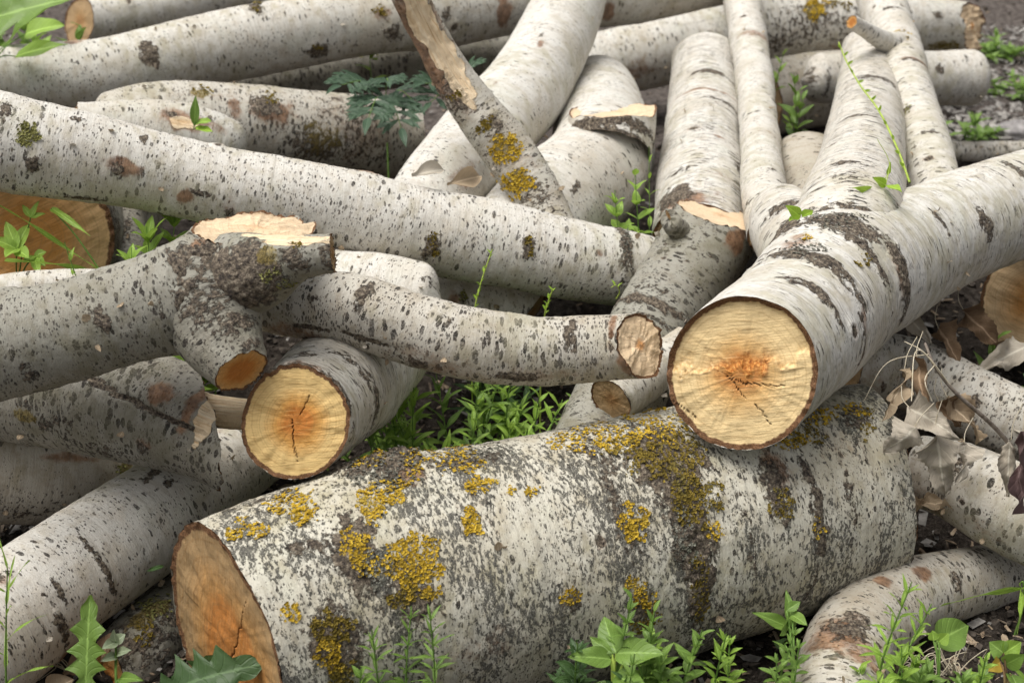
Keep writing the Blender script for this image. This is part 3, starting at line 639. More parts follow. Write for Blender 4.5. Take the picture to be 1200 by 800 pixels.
# round cut log at left
log('short log with an amber round sawn face beside the gnarled forked log',
    [(345, 498, 66, 2.09), (385, 462, 66, 2.25), (420, 432, 64, 2.45), (450, 404, 56, 2.70)], 'ringed', ({'n': (-.22, -.12, .96), 'wood': 'amber', 'jag': .004, 'cracks': [(-.05, .05, -.02, -.5, .022), (.12, .2, .3, .55, .014), (.0, -.45, .06, -.7, .014)]}, None),
    marks=[('scar_shade', 330, 435, 16, 40, .8, 4), ('scar_shade', 395, 455, 12, 40, .9, 4), ('scar_shade', 440, 470, 10, 50, .8, 3), ('stain', 350, 430, 20, 30, .7, 2), ('scar_shade', 415, 430, 6, 36, .7, 2), ('scar_shade', 362, 415, 8, 20, .6, 1)])

# gnarled fork
log('gnarled forked log with a sawn split crown and blackened knob',
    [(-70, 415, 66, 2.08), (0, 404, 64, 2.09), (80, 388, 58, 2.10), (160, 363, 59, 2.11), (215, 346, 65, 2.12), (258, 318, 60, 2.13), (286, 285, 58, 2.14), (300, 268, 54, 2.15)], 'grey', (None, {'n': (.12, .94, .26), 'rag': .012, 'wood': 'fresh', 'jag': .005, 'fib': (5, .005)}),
    marks=[('scar_shade', 118, 375, 10, 14, .95, 3), ('scar_shade', 245, 320, 36, 44, 1.25, 5), ('scar_shade', 290, 345, 30, 40, 1.15, 4), ('scar_shade', 225, 345, 10, 60, 1.1, 3), ('scar_shade', 225, 300, 8, 50, .6, 2), ('scar_shade', 205, 350, 5, 60, .6, 2), ('scar_shade', 30, 440, 8, 20, .7, 1), ('scar_shade', 185, 358, 4, 60, .5, 2), ('stain', 235, 290, 16, 16, .9, 2), ('scar_shade', 20, 470, 60, 10, .7, 0), ('scar_shade', 270, 390, 30, 14, .6, 1), ('lich', 290, 370, 10, 24, .8, 1)],
    lichen=[('green', 275, 302, 9, 6, .8), ('olive', 300, 372, 8, 26, .8), ('olive', 290, 392, 14, 8, .6), ('grey', 262, 330, 30, 16, .4)],
    stubs=[{'name': 'branch', 'start': {'dome': .9}, 'pts': [(235, 338, 50, 2.13), (268, 328, 52, 2.115), (305, 318, 46, 2.09), (350, 302, 29, 2.07), (390, 297, 22, 2.06)], 'end': {'n': (.95, .1, .1), 'wood': 'tan', 'jag': .01}, 'marks': [('peel', 320, 270, 30, 14, 1.2, -5), ('peel', 360, 280, 40, 9, 1.2, -3), ('scar_shade', 285, 330, 34, 40, 1.2, 4), ('scar_shade', 345, 300, 14, 20, .8, 2), ('lich', 312, 300, 14, 14, .8, 1), ('scar_shade', 385, 300, 8, 26, .7, 1)], 'lichen': [('green', 318, 322, 12, 8, .6), ('olive', 345, 288, 8, 5, .6), ('green', 335, 330, 12, 6, .5)]},
           {'name': 'branch_stub', 'start': {'dome': .9}, 'pts': [(222, 300, 70, 2.15), (242, 350, 66, 2.115), (260, 396, 50, 2.085), (282, 435, 34, 2.055)], 'end': {'n': (.42, -.72, .55), 'wood': 'orange', 'jag': .003}, 'marks': [('scar_shade', 240, 350, 50, 50, .6, 2), ('scar_shade', 280, 375, 14, 26, .8, 2), ('scar_shade', 295, 400, 8, 20, .7, 1)]}])
# split log below it
log('dull log with a lengthwise crack and a torn orange notch under the gnarled fork',
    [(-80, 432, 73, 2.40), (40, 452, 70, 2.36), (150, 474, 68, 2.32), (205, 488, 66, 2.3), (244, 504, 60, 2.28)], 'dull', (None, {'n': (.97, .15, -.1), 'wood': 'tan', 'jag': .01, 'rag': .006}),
    marks=[('scar_shade', 112, 446, 13, 2.6, 1.7, -4), ('scar_shade', 126, 455, 13, 2.6, 1.7, -4), ('scar_shade', 140, 463, 13, 2.6, 1.7, -4), ('scar_shade', 155, 470, 13, 2.6, 1.7, -4), ('scar_shade', 170, 477, 13, 2.6, 1.7, -4), ('scar_shade', 185, 484, 13, 2.6, 1.7, -4), ('scar_shade', 200, 491, 13, 2.6, 1.7, -4), ('scar_shade', 214, 497, 13, 2.6, 1.7, -4), ('scar_shade', 226, 503, 13, 2.6, 1.7, -4), ('stain', 187, 462, 15, 14, 1.1, 0), ('peel', 243, 485, 12, 34, 1.2, -4), ('stain', 228, 470, 8, 40, .9, 0), ('scar_shade', 165, 525, 9, 9, .9, 2), ('stain', 168, 520, 16, 10, .6, 0), ('lich', 30, 487, 16, 10, .8, 0), ('scar_shade', 60, 490, 50, 18, .45, 0), ('scar_shade', 120, 530, 60, 20, .45, 0)],
    stubs=[{'name': 'splinter', 'pts': [(215, 478, 24, 2.26), (255, 482, 20, 2.27), (310, 487, 17, 2.30)], 'bark': 'beige', 'marks': [('peel', 262, 480, 60, 30, 1.3, 0), ('peel', 290, 482, 60, 30, 1.3, 0)], 'end': {'wood': 'pale'}}])
log('white log lying low at the lower left corner with curved black scars',
    [(-90, 800, 84, 2.06), (0, 732, 77, 2.17), (100, 660, 70, 2.29), (200, 593, 62, 2.43), (285, 533, 48, 2.62), (335, 505, 42, 2.75)], 'clean', (None, None),
    marks=[('scar_shade', 120, 662, 4, 46, .9, 3), ('scar_shade', 132, 690, 4, 20, .8, 2), ('scar_shade', 68, 690, 5, 18, .75, 2), ('scar_shade', 180, 556, 18, 7, .8, 1), ('scar_shade', 72, 735, 6, 36, .85, 3), ('stain', 75, 770, 10, 26, .8, 1), ('scar_shade', 5, 675, 12, 10, .6, 1), ('stain', 5, 680, 14, 10, .6, 0), ('stain', 250, 505, 20, 10, .5, 0), ('scar_shade', 195, 570, 14, 6, .6, 0)])
log('shaded dull log on the ground between the split log and the white lower left log',
    [(-90, 530, 74, 2.45), (0, 545, 70, 2.5), (80, 550, 64, 2.56), (158, 553, 46, 2.66)], 'beige', (None, {'dome': .3, 'wood': 'tan'}),
    marks=[('stain', 75, 535, 30, 6, .7, 0), ('lich', 148, 555, 10, 18, 1, 0), ('scar_shade', 30, 600, 80, 20, .4, 0)], lichen=[('green', 147, 555, 10, 16, .4)])
log('mossy dark stub wedged between the white lower left log and the big sawn end',
    [(120, 800, 42, 2.26), (165, 757, 44, 2.31), (215, 715, 42, 2.42), (260, 690, 40, 2.52)], 'dull', ({'n': (-.75, -.25, .6), 'wood': 'orange', 'jag': .01}, None),
    marks=[('scar_shade', 175, 745, 30, 30, .7, 3), ('scar_shade', 200, 720, 20, 20, .7, 2), ('lich', 180, 715, 24, 12, 1, 0)], lichen=[('green', 185, 710, 22, 12, .5), ('olive', 170, 745, 12, 16, .5)], name='birch_stub')

# the long diagonal log
log('long straight white log slanting across the left half of the heap',
    [(-110, 137, 60, 2.57), (0, 165, 58, 2.6), (120, 187, 51, 2.65), (250, 215, 46, 2.7), (400, 246, 48, 2.75), (500, 270, 49, 2.79), (620, 292, 48, 2.83), (700, 308, 47, 2.87), (768, 318, 42, 2.92)], 'clean', (None, {'dome': .3, 'wood': 'tan'}),
    marks=[('scar_shade', 38, 192, 9, 10, 1.0, 4), ('stain', 145, 196, 20, 9, 1.1, 1), ('scar_shade', 135, 198, 8, 8, .8, 2), ('stain', 215, 232, 9, 9, 1.1, 0), ('scar_shade', 235, 226, 12, 4, .8, 1), ('scar_shade', 170, 163, 6, 10, .85, 1), ('scar_shade', 90, 140, 8, 5, .7, 1), ('scar_shade', 508, 290, 12, 16, .95, 3), ('scar_shade', 620, 288, 9, 16, .9, 2), ('scar_shade', 735, 290, 8, 60, .85, 3), ('scar_shade', 270, 250, 6, 12, .8, 1), ('stain', 270, 245, 8, 16, .6, 0), ('stain', 433, 196, 14, 4, .9, 3), ('stain', 705, 298, 10, 6, .6, 0), ('stain', 720, 330, 30, 50, .3, 0), ('scar_shade', 5, 130, 7, 20, .7, 1), ('scar_shade', 100, 232, 30, 6, .7, 0)],
    lichen=[('green', 33, 156, 14, 15, .9), ('olive', 508, 288, 8, 14, .6), ('olive', 620, 285, 5, 14, .6), ('grey', 735, 285, 6, 20, .5)])
log('top left log with brown knots running behind the long slanting log',
    [(-80, 116, 46, 3.5), (0, 100, 44, 3.58), (110, 90, 43, 3.66), (250, 56, 42, 3.78), (380, 32, 41, 3.88), (500, 16, 41, 3.96), (640, -2, 38, 4.08), (760, -12, 36, 4.2), (900, -40, 34, 4.4)], 'white', (None, None),
    marks=[('scar_shade', 175, 62, 10, 14, 1, 3), ('stain', 175, 65, 10, 16, .7, 1), ('scar_shade', 299, 10, 9, 12, 1, 3), ('scar_shade', 370, 60, 16, 9, .9, 2), ('stain', 590, 15, 9, 16, 1.1, 0), ('scar_shade', 525, 16, 7, 7, .8, 1), ('stain', 712, 14, 8, 16, 1.1, 0), ('stain', 85, 50, 12, 6, .9, 1), ('stain', 110, 125, 40, 10, .6, 0), ('scar_shade', 460, 40, 10, 12, .7, 2), ('stain', 450, 15, 12, 10, .6, 0)],
    lichen=[('olive', 303, 8, 7, 8, .5), ('olive', 372, 55, 8, 4, .5), ('olive', 445, 12, 10, 8, .4)])
log('dull shaded log directly beneath the knotted top left log',
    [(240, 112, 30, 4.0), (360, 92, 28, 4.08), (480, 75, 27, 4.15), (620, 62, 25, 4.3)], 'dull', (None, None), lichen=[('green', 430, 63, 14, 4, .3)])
log('thick shaded log with a brown scarred patch lying under the top left log',
    [(110, 158, 44, 3.3), (180, 146, 50, 3.36), (260, 146, 51, 3.42), (360, 152, 48, 3.5), (480, 166, 46, 3.62)], 'dotty', ({'dome': .5, 'wood': 'tan'}, None),
    marks=[('scar_shade', 312, 125, 18, 16, .9, 3), ('stain', 318, 132, 26, 16, 1, 1), ('stain', 275, 125, 8, 14, .8, 0), ('lich', 235, 108, 12, 6, 1, 0), ('scar_shade', 370, 170, 40, 26, .7, 0), ('lich', 380, 160, 30, 26, .6, 0), ('stain', 240, 112, 60, 8, .4, 0), ('stain', 420, 150, 60, 60, .5, 0), ('scar_shade', 420, 150, 60, 60, .45, 0)], lichen=[('olive', 236, 106, 12, 5, .7), ('olive', 318, 115, 10, 6, .5)])  # broad dark marks toward the right end paint in shade from the logs above
log('tapered grey speckled log end with a brown bald patch behind the long slanting log',
    [(90, 148, 28, 3.08), (150, 152, 35, 3.12), (210, 158, 38, 3.15), (262, 170, 33, 3.18), (288, 180, 20, 3.2)], 'white', (None, {'dome': .5, 'wood': 'tan'}), marks=[('peel', 215, 142, 20, 9, .8, -1), ('stain', 215, 140, 26, 12, 1, 0), ('scar_shade', 203, 136, 6, 4, 1, 0), ('stain', 250, 150, 18, 8, .6, 0)])
log('sawn log with a brown end at the very top left behind the knotted log',
    [(93, 26, 27, 4.5), (200, 6, 26, 4.6), (340, -25, 25, 4.8)], 'clean', ({'n': (-.82, .1, .55), 'wood': 'tan'}, None))
log('thick curved white trunk passing behind the broken split branch',
    [(470, 292, 52, 2.98), (515, 228, 53, 3.06), (570, 160, 52, 3.22), (622, 95, 48, 3.45), (658, 25, 44, 3.75), (680, -50, 40, 4.05)], 'clean', (None, None),
    marks=[('stain', 633, 52, 12, 4, .8, 1), ('scar_shade', 634, 42, 8, 3, .7, 1), ('stain', 580, 97, 8, 3, .6, 1), ('stain', 545, 205, 20, 14, .7, 0)])
log('broken branch with a long strip of bare split wood and yellow lichen tufts',
    [(650, 280, 31, 2.9), (628, 228, 30, 2.92), (594, 175, 31, 2.93), (558, 128, 27, 2.92), (528, 85, 23, 2.9), (500, 35, 22, 2.86), (470, -25, 21, 2.8)], 'dotty', (None, {'wood': 'pale'}),
    marks=[('peel', 540, 98, 26, 12, 1.4, -5), ('peel', 520, 60, 40, 17, 1.5, -8), ('peel', 499, 25, 40, 17, 1.5, -8), ('peel', 485, -10, 40, 17, 1.5, -8), ('scar_shade', 578, 145, 12, 14, .8, 4), ('scar_shade', 540, 115, 10, 10, .7, 3), ('stain', 505, 75, 60, 40, .9, 0), ('stain', 490, 30, 60, 40, .9, 0), ('scar_shade', 530, 115, 30, 26, .55, 1), ('scar_shade', 625, 235, 40, 40, .5, 1), ('stain', 600, 190, 50, 40, .4, 0), ('lich', 590, 172, 16, 16, 1, 2), ('lich', 607, 212, 16, 16, 1, 2)],
    lichen=[('yellow', 591, 173, 17, 16, 1.2), ('yellow', 610, 213, 17, 17, 1.2), ('olive', 568, 145, 12, 10, .6), ('yellow', 590, 215, 8, 7, .6), ('olive', 534, 112, 9, 6, .6)], name='broken_branch', cat='branch', group='loose branches')
log('short white log with a bark collared sawn stub beside the round topped log',
    [(600, 300, 66, 2.98), (650, 240, 64, 3.10), (700, 195, 62, 3.28), (705, 140, 52, 3.6), (700, 104, 42, 3.95)], 'clean', (None, {'dome': .4, 'wood': 'tan'}),
    marks=[('scar_shade', 676, 222, 10, 6, .7, 1), ('scar_shade', 655, 240, 16, 12, .6, 1), ('stain', 650, 250, 9, 6, .6, 0), ('scar_shade', 640, 262, 20, 20, .6, 1)],
    stubs=[{'name': 'branch_stub', 'pts': [(712, 178, 50, 3.22), (716, 150, 52, 3.24), (718, 131, 52, 3.25)], 'end': {'n': (-.02, .97, .17), 'rag': .006, 'wood': 'fresh', 'jag': .006, 'fib': (5, .002)}, 'marks': [('scar_shade', 690, 145, 9, 60, 1, 4), ('scar_shade', 740, 145, 8, 60, .9, 3), ('scar_shade', 715, 158, 5, 60, .9, 3)]}])
# two low logs under the bent log
log('low log half seen between the bent log and the long slanting log',
    [(380, 330, 40, 2.72), (430, 338, 42, 2.70), (480, 345, 40, 2.68), (516, 352, 36, 2.67)], 'clean', (None, {'dome': .5, 'n': (.9, -.1, .1)}), marks=[('scar_shade', 505, 330, 10, 14, .5, 0)])
log('pale log tip with pinkish stain under the long slanting log',
    [(480, 362, 44, 2.9), (540, 362, 42, 2.93), (590, 366, 40, 2.96), (622, 370, 38, 2.98)], 'clean', (None, {'n': (.8, -.55, .1), 'wood': 'tan'}), marks=[('stain', 531, 355, 8, 16, .8, 0), ('scar_shade', 543, 350, 6, 12, .8, 1), ('scar_shade', 580, 375, 20, 10, .3, 0)], lichen=[('green', 543, 348, 5, 8, .4)])
log('massive old log with a broad orange sawn face behind weeds at the left edge',
    [(32, 282, 92, 2.72), (60, 270, 92, 2.95), (100, 255, 90, 3.2)], 'dull', ({'n': (.05, .12, .98), 'wood': 'broad', 'jag': .004}, None), marks=[('scar_shade', 122, 270, 40, 40, .8, 3)])
log('grey weathered stub standing behind bright weeds at the left',
    [(150, 330, 27, 2.86), (146, 275, 26, 2.93), (142, 235, 25, 2.98)], 'dull', (None, None), marks=[('scar_shade', 145, 270, 30, 10, .6, 1)], name='birch_stub')
log('thin log peeping out behind the gnarled forked log',
    [(-30, 345, 20, 2.5), (60, 337, 21, 2.52), (150, 335, 20, 2.54), (240, 340, 18, 2.57)], 'white', (None, None), lichen=[('yellow', 25, 345, 11, 5, 1)])

# right rear
log('horizontal back log with a splintered sawn end at the upper right',
    [(640, 88, 36, 4.62), (720, 73, 39, 4.68), (820, 50, 41, 4.74), (920, 30, 41, 4.8), (1040, 28, 37, 4.82), (1138, 33, 29, 4.84)], 'white', (None, {'n': (.95, .05, .3), 'rag': .02, 'wood': 'pale', 'jag': .02, 'fib': (10, .006)}),
    marks=[('scar_shade', 950, 25, 60, 30, .55, 0), ('lich', 955, 10, 14, 14, 1, 1), ('scar_shade', 900, 55, 60, 16, .6, 0), ('stain', 740, 85, 40, 16, .6, 0), ('scar_shade', 1100, 18, 6, 5, .8, 2), ('lich', 1110, 55, 20, 10, .8, 0), ('stain', 1000, 55, 50, 12, .6, 0)],
    lichen=[('yellow', 957, 10, 12, 16, .7), ('olive', 1108, 54, 18, 7, .5), ('olive', 707, 78, 8, 6, .4), ('olive', 985, 5, 14, 6, .4)])
log('short white log with a rounded end behind the two upper right limbs',
    [(942, 92, 28, 4.2), (1000, 93, 30, 4.25), (1080, 92, 31, 4.28), (1155, 91, 32, 4.32)], 'clean', ({'dome': .6, 'n': (-.9, .1, .3)}, {'dome': .6, 'wood': 'tan'}), marks=[('scar_shade', 1103, 80, 5, 6, .9, 1), ('scar_shade', 950, 90, 5, 20, .6, 0), ('scar_shade', 970, 100, 5, 20, .6, 0), ('scar_shade', 1135, 68, 4, 8, .7, 0)])
log('brownish dome topped log between the slender pole and the thick limb',
    [(962, 275, 52, 3.05), (948, 215, 48, 3.2), (938, 180, 40, 3.4)], 'beige', (None, {'dome': .7, 'n': (-.2, .8, -.5)}), marks=[('scar_shade', 975, 163, 8, 6, .8, 0), ('stain', 930, 165, 30, 20, .4, 0)], lichen=[('yellow', 929, 142, 5, 3, .8)])
log('blurred beige log on the ground behind the slender pole',
    [(890, 118, 44, 4.55), (940, 108, 44, 4.62), (1000, 100, 42, 4.7)], 'beige', (None, None))
# right lower
log('low speckled log under the dry leaves at the right edge',
    [(1000, 428, 46, 2.72), (1060, 438, 44, 2.72), (1130, 468, 42, 2.68), (1200, 498, 42, 2.64), (1290, 530, 42, 2.6)], 'dotty', (None, None), marks=[('scar_shade', 1140, 472, 9, 10, .8, 1), ('stain', 1030, 450, 40, 30, .4, 0)])
log('right edge log with peeling white bark resting on the crooked log',
    [(1075, 552, 42, 2.46), (1120, 563, 46, 2.42), (1180, 592, 54, 2.36), (1290, 640, 60, 2.28)], 'dotty', (None, None), marks=[('scar_shade', 1125, 545, 7, 40, .6, 1), ('stain', 1090, 590, 30, 20, .6, 0), ('stain', 1150, 620, 40, 20, .4, 0)])
log('crooked log at the lower right corner with a brown scarred bend',
    [(975, 870, 54, 2.02), (984, 805, 54, 2.12), (1003, 745, 52, 2.22), (1052, 707, 47, 2.32), (1120, 684, 41, 2.40), (1200, 668, 35, 2.48), (1290, 655, 32, 2.56)], 'dotty', (None, None),
    marks=[('scar_shade', 1000, 735, 30, 40, .75, 2), ('stain', 985, 745, 36, 50, .8, 1), ('stain', 1080, 672, 14, 12, 1, 0), ('stain', 1035, 680, 10, 12, .9, 1), ('scar_shade', 1120, 680, 9, 14, .8, 2), ('scar_shade', 1055, 700, 8, 14, .6, 1), ('stain', 1010, 770, 14, 30, .7, 1)])
log('sawn log with a bright orange face at the right edge behind the dry leaves',
    [(1212, 352, 66, 2.98), (1245, 342, 66, 3.2), (1290, 330, 64, 3.45)], 'dull', ({'n': (-.3, .34, .88), 'wood': 'bright', 'jag': .006, 'fib': (-35, .003)}, None))
log('dark fallen log far back at the top right corner',
    [(1050, -8, 22, 6.6), (1140, 4, 22, 6.5), (1300, 22, 24, 6.3)], 'dull', (None, None))
log('small grey log on the soil beyond the upper right limbs',
    [(1108, 176, 11, 4.35), (1150, 178, 12, 4.4), (1200, 176, 11, 4.4)], 'dotty', (None, None))
# ------------------------------------------------------------------ plants
class StemSet:
    def __init__(s): s.V = []; s.Q = []; s.n = 0
    def path(s, pts, r0, r1, k=6):
        C = catmull(pts, 8); n = len(C); T = np.gradient(C, axis=0); T /= np.linalg.norm(T, axis=1)[:, None] + 1e-9
        a = np.cross(T, np.array([.3, .9, .2])); a /= np.linalg.norm(a, axis=1)[:, None]; b = np.cross(T, a)
        r = np.linspace(r0, r1, n)[:, None, None]; th = np.arange(k)*2*PI/k
        P = C[:, None] + r*(np.cos(th)[None, :, None]*a[:, None] + np.sin(th)[None, :, None]*b[:, None])
        idx = np.arange(n*k).reshape(n, k)+s.n; nx = np.roll(idx, -1, 1)
        s.V.append(P.reshape(-1, 3)); s.Q.append(np.stack([idx[:-1], nx[:-1], nx[1:], idx[1:]], -1).reshape(-1, 4)); s.n += n*k
        return C, T
    def build(s, name, mat, par, org):
        return mesh(name, np.concatenate(s.V), np.concatenate(s.Q), STEM[mat], par, org)
WEEDS = 'weeds growing round the logs'
def unit(v): v = np.asarray(v, float); return v/np.linalg.norm(v)
def sprig(label, px, d, H, lean=(0, 0), nl=14, L=.05, W=.012, kind='lance', mat='mid', stem='green', group=WEEDS, name='weed', cat='weed', ang=.9, shoots=1, droop=.5, base=None, sr=.0022, spread=.06, t0=.15, taper=.45, py=None):
    """a leafy plant rooted at the ground at pixel column px, distance d (or at base)"""
    if base is None:
        b = at(px, 400, d); b[2] = 0.0
        q = CAM + d*FWD; b = np.array([RGT[0]*d*(px-600)/F, 0, 0])
        # ground point on the column px at view distance d
        v = (CH - d*math.sin(TH))/(d*math.cos(TH)); b = CAM + d*(FWD + RGT*(px-600)/F - UPV*v); b[2] = 0
    else:                                   # rooted in the soil straight below the first leaves
        b = np.array(base, float); zb = max(b[2], 0); b[2] = 0
        if zb > .04: t0 = (zb*.82 + t0*H)/(H+zb); H = H + zb; lean = (lean[0]*(H-zb)/H, lean[1]*(H-zb)/H)
    root = empty(name, b, label, cat, group)
    ls, ss = LeafSet(), StemSet()
    for k in range(shoots):
        hh = H*(1 if k == 0 else random.uniform(.5, .95)); a0 = random.uniform(0, 6.28)
        off = np.array([math.cos(a0), math.sin(a0), 0])*spread*(0 if k == 0 else random.uniform(.3, 1))
        b0 = b + off*.5
        tip = b0 + np.array([lean[0]*hh, lean[1]*hh, hh]) + off
        midp = (b0+tip)/2 + np.array([random.uniform(-.06, .06)*hh, random.uniform(-.06, .06)*hh, .04*hh])
        C, T = ss.path([b0 - np.array([0, 0, .01]), midp, tip], sr, sr*.4)
        ph = random.uniform(0, 6.28)
        for i in range(nl):
            t = t0 + (1-t0)*(i+random.uniform(-.2, .2))/(nl-1) if nl > 1 else 1; t = min(max(t, 0), 1)
            j = int(t*(len(C)-1)); az = ph + i*2.4 + random.uniform(-.3, .3)
            a = ang*(1-.55*(t-t0)/(1-t0+1e-6))*random.uniform(.75, 1.25)
            dv = unit([math.cos(az)*math.sin(a), math.sin(az)*math.sin(a), math.cos(a)])
            sz = (1-taper*(t-t0)/(1-t0+1e-6))*random.uniform(.75, 1.2)
            ls.blade(C[j], dv, [0, 0, 1] if abs(dv[2]) < .97 else [0, -1, 0], L*sz, W*sz, kind, droop*random.uniform(.5, 1.6), random.uniform(.1, .5), .04, tw=random.uniform(-.4, .4), nt=10, nm=4)
    ss.build('stem', stem, root, b); ls.build('foliage', mat, root, b)
    return root
def leafplant(label, base, leaves, mat='mid', stem='green', kind='ovate', name='weed', cat='weed', group=WEEDS, sr=.0018, stems=(), fold=.3, wav=.06):
    """few large leaves, each a part: leaves = (base pt, tip pt, width, droop[, kind, mat])"""
    base = np.asarray(base, float); gr = base.copy(); ss = StemSet()
    if name != 'seedling' and base[2] > .04: gr[2] = 0; ss.path([gr, (gr+base)/2 + np.array([.004, 0, 0]), base], sr*1.2, sr)
    root = empty(name, gr, label, cat, group)
    for i, lf in enumerate(leaves):
        p0, p1, W, dr = lf[:4]; kd = lf[4] if len(lf) > 4 else kind; mt = lf[5] if len(lf) > 5 else mat
        up = lf[6] if len(lf) > 6 else (0, -.6, 1)
        p0 = np.asarray(p0); p1 = np.asarray(p1)
        s_ = LeafSet(); s_.blade(p0, p1-p0, up, np.linalg.norm(p1-p0), W, kd, dr, fold, wav, nt=24, nm=8)
        s_.build('leaf', mt, root, gr)
        if np.linalg.norm(p0-base) > .01:
            ss.path([base, (base+p0)/2 + np.array([0, 0, .01]), p0], sr, sr*.7)
    for st in stems: ss.path(st, sr, sr*.5)
    if ss.n: ss.build('stem', stem, root, gr)
    return root
def gd(py): return CH/kk(py)
def gp(px, py): return at(px, py, gd(py))

# middle gap: sprigs on the ground behind the front log
for i, (px, d, H, lean, mt, nl, sh, lb) in enumerate([
    (500, 2.62, .30, (-.05, 0), 'bright', 15, 3, 'bright narrow leaved weed nearest the bent log shadow, left in the middle gap'),
    (470, 2.58, .25, (-.2, 0), 'mid', 12, 3, 'low weed against the short amber faced log in the middle gap'),
    (545, 2.72, .27, (.12, 0), 'mid', 14, 3, 'mid green weed clump in the centre of the gap under the bent log'),
    (585, 2.60, .26, (.1, -.1), 'bright', 13, 2, 'lime tipped weed just behind the rim of the lichen covered log'),
    (618, 2.66, .25, (.25, 0), 'bright', 15, 3, 'broad star shaped weed shoot in the right half of the middle gap'),
    (655, 2.75, .2, (.2, 0), 'mid', 12, 2, 'small weed beside the short brown ended side log'),
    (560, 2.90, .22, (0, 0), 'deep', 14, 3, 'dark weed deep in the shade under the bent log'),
    (520, 2.55, .22, (-.1, 0), 'bright', 14, 3, 'fine leaved bright weed just over the middle rim of the front log'),
    (640, 2.58, .2, (.15, 0), 'bright', 14, 3, 'fine leaved bright weed rising by the first yellow lichen on the rim'),
    (488, 2.75, .27, (.05, 0), 'bright', 14, 3, 'bright weed behind the short amber faced log, under the bent log'),
    (600, 2.78, .24, (0, 0), 'bright', 14, 3, 'bright weed farther back in the right half of the middle gap'),
    (455, 2.68, .22, (-.1, 0), 'mid', 12, 3, 'mid green weed brushing the flank of the amber faced log'),
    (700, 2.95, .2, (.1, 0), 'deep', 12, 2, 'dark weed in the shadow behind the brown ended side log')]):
    sprig(lb, px, d, H, lean, nl+4, random.uniform(.05, .068), random.uniform(.012, .017), 'lance', mt, shoots=sh+2, ang=1.15, droop=.45, t0=.3, spread=.09)
# pale stalks
def stalk(label, pts, mat='lime', r=.0018, buds=10):
    P = [at(*p) for p in pts]
    if buds > 3: P.insert(0, P[0]*np.array([1, 1, 0]))
    root = empty('flower_stalk', P[0], label, 'flower stalk', 'thin flower stalks'); ss = StemSet()
    C, T = ss.path(P, r, r*.6); ss.build('stem', mat, root, P[0]); ls = LeafSet()
    for i in range(buds):
        j = int(len(C)*(.55+.45*i/buds)); j = min(j, len(C)-1); az = i*2.4
        ls.blade(C[j], unit([math.cos(az)*.6, math.sin(az)*.6, .8]), [0, 0, 1], .012, .006, 'ovate', .2, .4, 0, nt=6, nm=2)
    ls.build('bud', 'lime', root, P[0])
stalk('taller yellow green stalk standing up in front of the pale log tip', [(553, 420, 2.7), (556, 366, 2.6), (564, 330, 2.58), (577, 292, 2.56)])
stalk('shorter yellow green stalk just above the bent log', [(634, 420, 2.72), (638, 372, 2.6), (642, 355, 2.58), (648, 338, 2.56)])
stalk('thin curled green tendril in the crook by the leaning grey log', [(722, 350, 2.62), (726, 342, 2.6), (722, 334, 2.58), (716, 337, 2.58)], r=.0012, buds=2)

# left weeds
for lb, px, py, d, H, lean, mt, nl, L, W, sh in [
    ('bright bushy weed between the grey stub and the gnarled fork', 200, 0, 2.85, .50, (.02, 0), 'bright', 32, .075, .028, 9),
    ('deep green weed in the dark gap beside the blackened knob', 222, 0, 2.92, .50, (.05, 0), 'bright', 30, .07, .028, 8),
    ('pale weed climbing in front of the grey weathered stub', 138, 0, 2.72, .53, (-.05, 0), 'bright', 14, .035, .012, 2),
    ('leafy weed leaning on the thin log behind the gnarled fork', 176, 0, 2.76, .50, (.05, 0), 'bright', 24, .065, .024, 7)]:
    sprig(lb, px, d, H, lean, nl, L, W, 'lance', mt, shoots=sh, ang=1.15, spread=.10, t0=.5, taper=.3)
b = at(20, 340, 2.62)
def palm(c, dirs, L, W, mat='bright', dd=2.6):
    return [(at(*c, dd), at(c[0]+x, c[1]+y, dd+z), W, .3) for x, y, z in dirs]
leafplant('weed with pale green lobed leaves in front of the broad orange sawn face', b,
          palm((20, 292), [(-28, -14, -.02), (-14, -34, 0), (12, -32, .02), (12, 8, -.03), (-14, 6, -.04)], .1, .026, dd=2.58) + palm((40, 300), [(12, 10, -.02), (-12, 6, -.03), (4, 18, -.05), (14, -6, 0)], .06, .018, dd=2.6) + palm((36, 255), [(-10, -16, 0), (8, -20, 0), (16, -6, 0)], .05, .012), 'bright', kind='lance')
leafplant('arching grass blade crossing the broad orange sawn face', at(118, 318, 2.62), [(at(118, 318, 2.62), at(0, 236, 2.55), .007, .15, 'grass'), (at(112, 318, 2.62), at(10, 298, 2.5), .006, .2, 'grass'), (at(60, 244, 2.6), at(104, 272, 2.56), .016, .3, 'grass')], 'bright', kind='grass', name='grass_tuft', cat='grass', group='grass tufts')
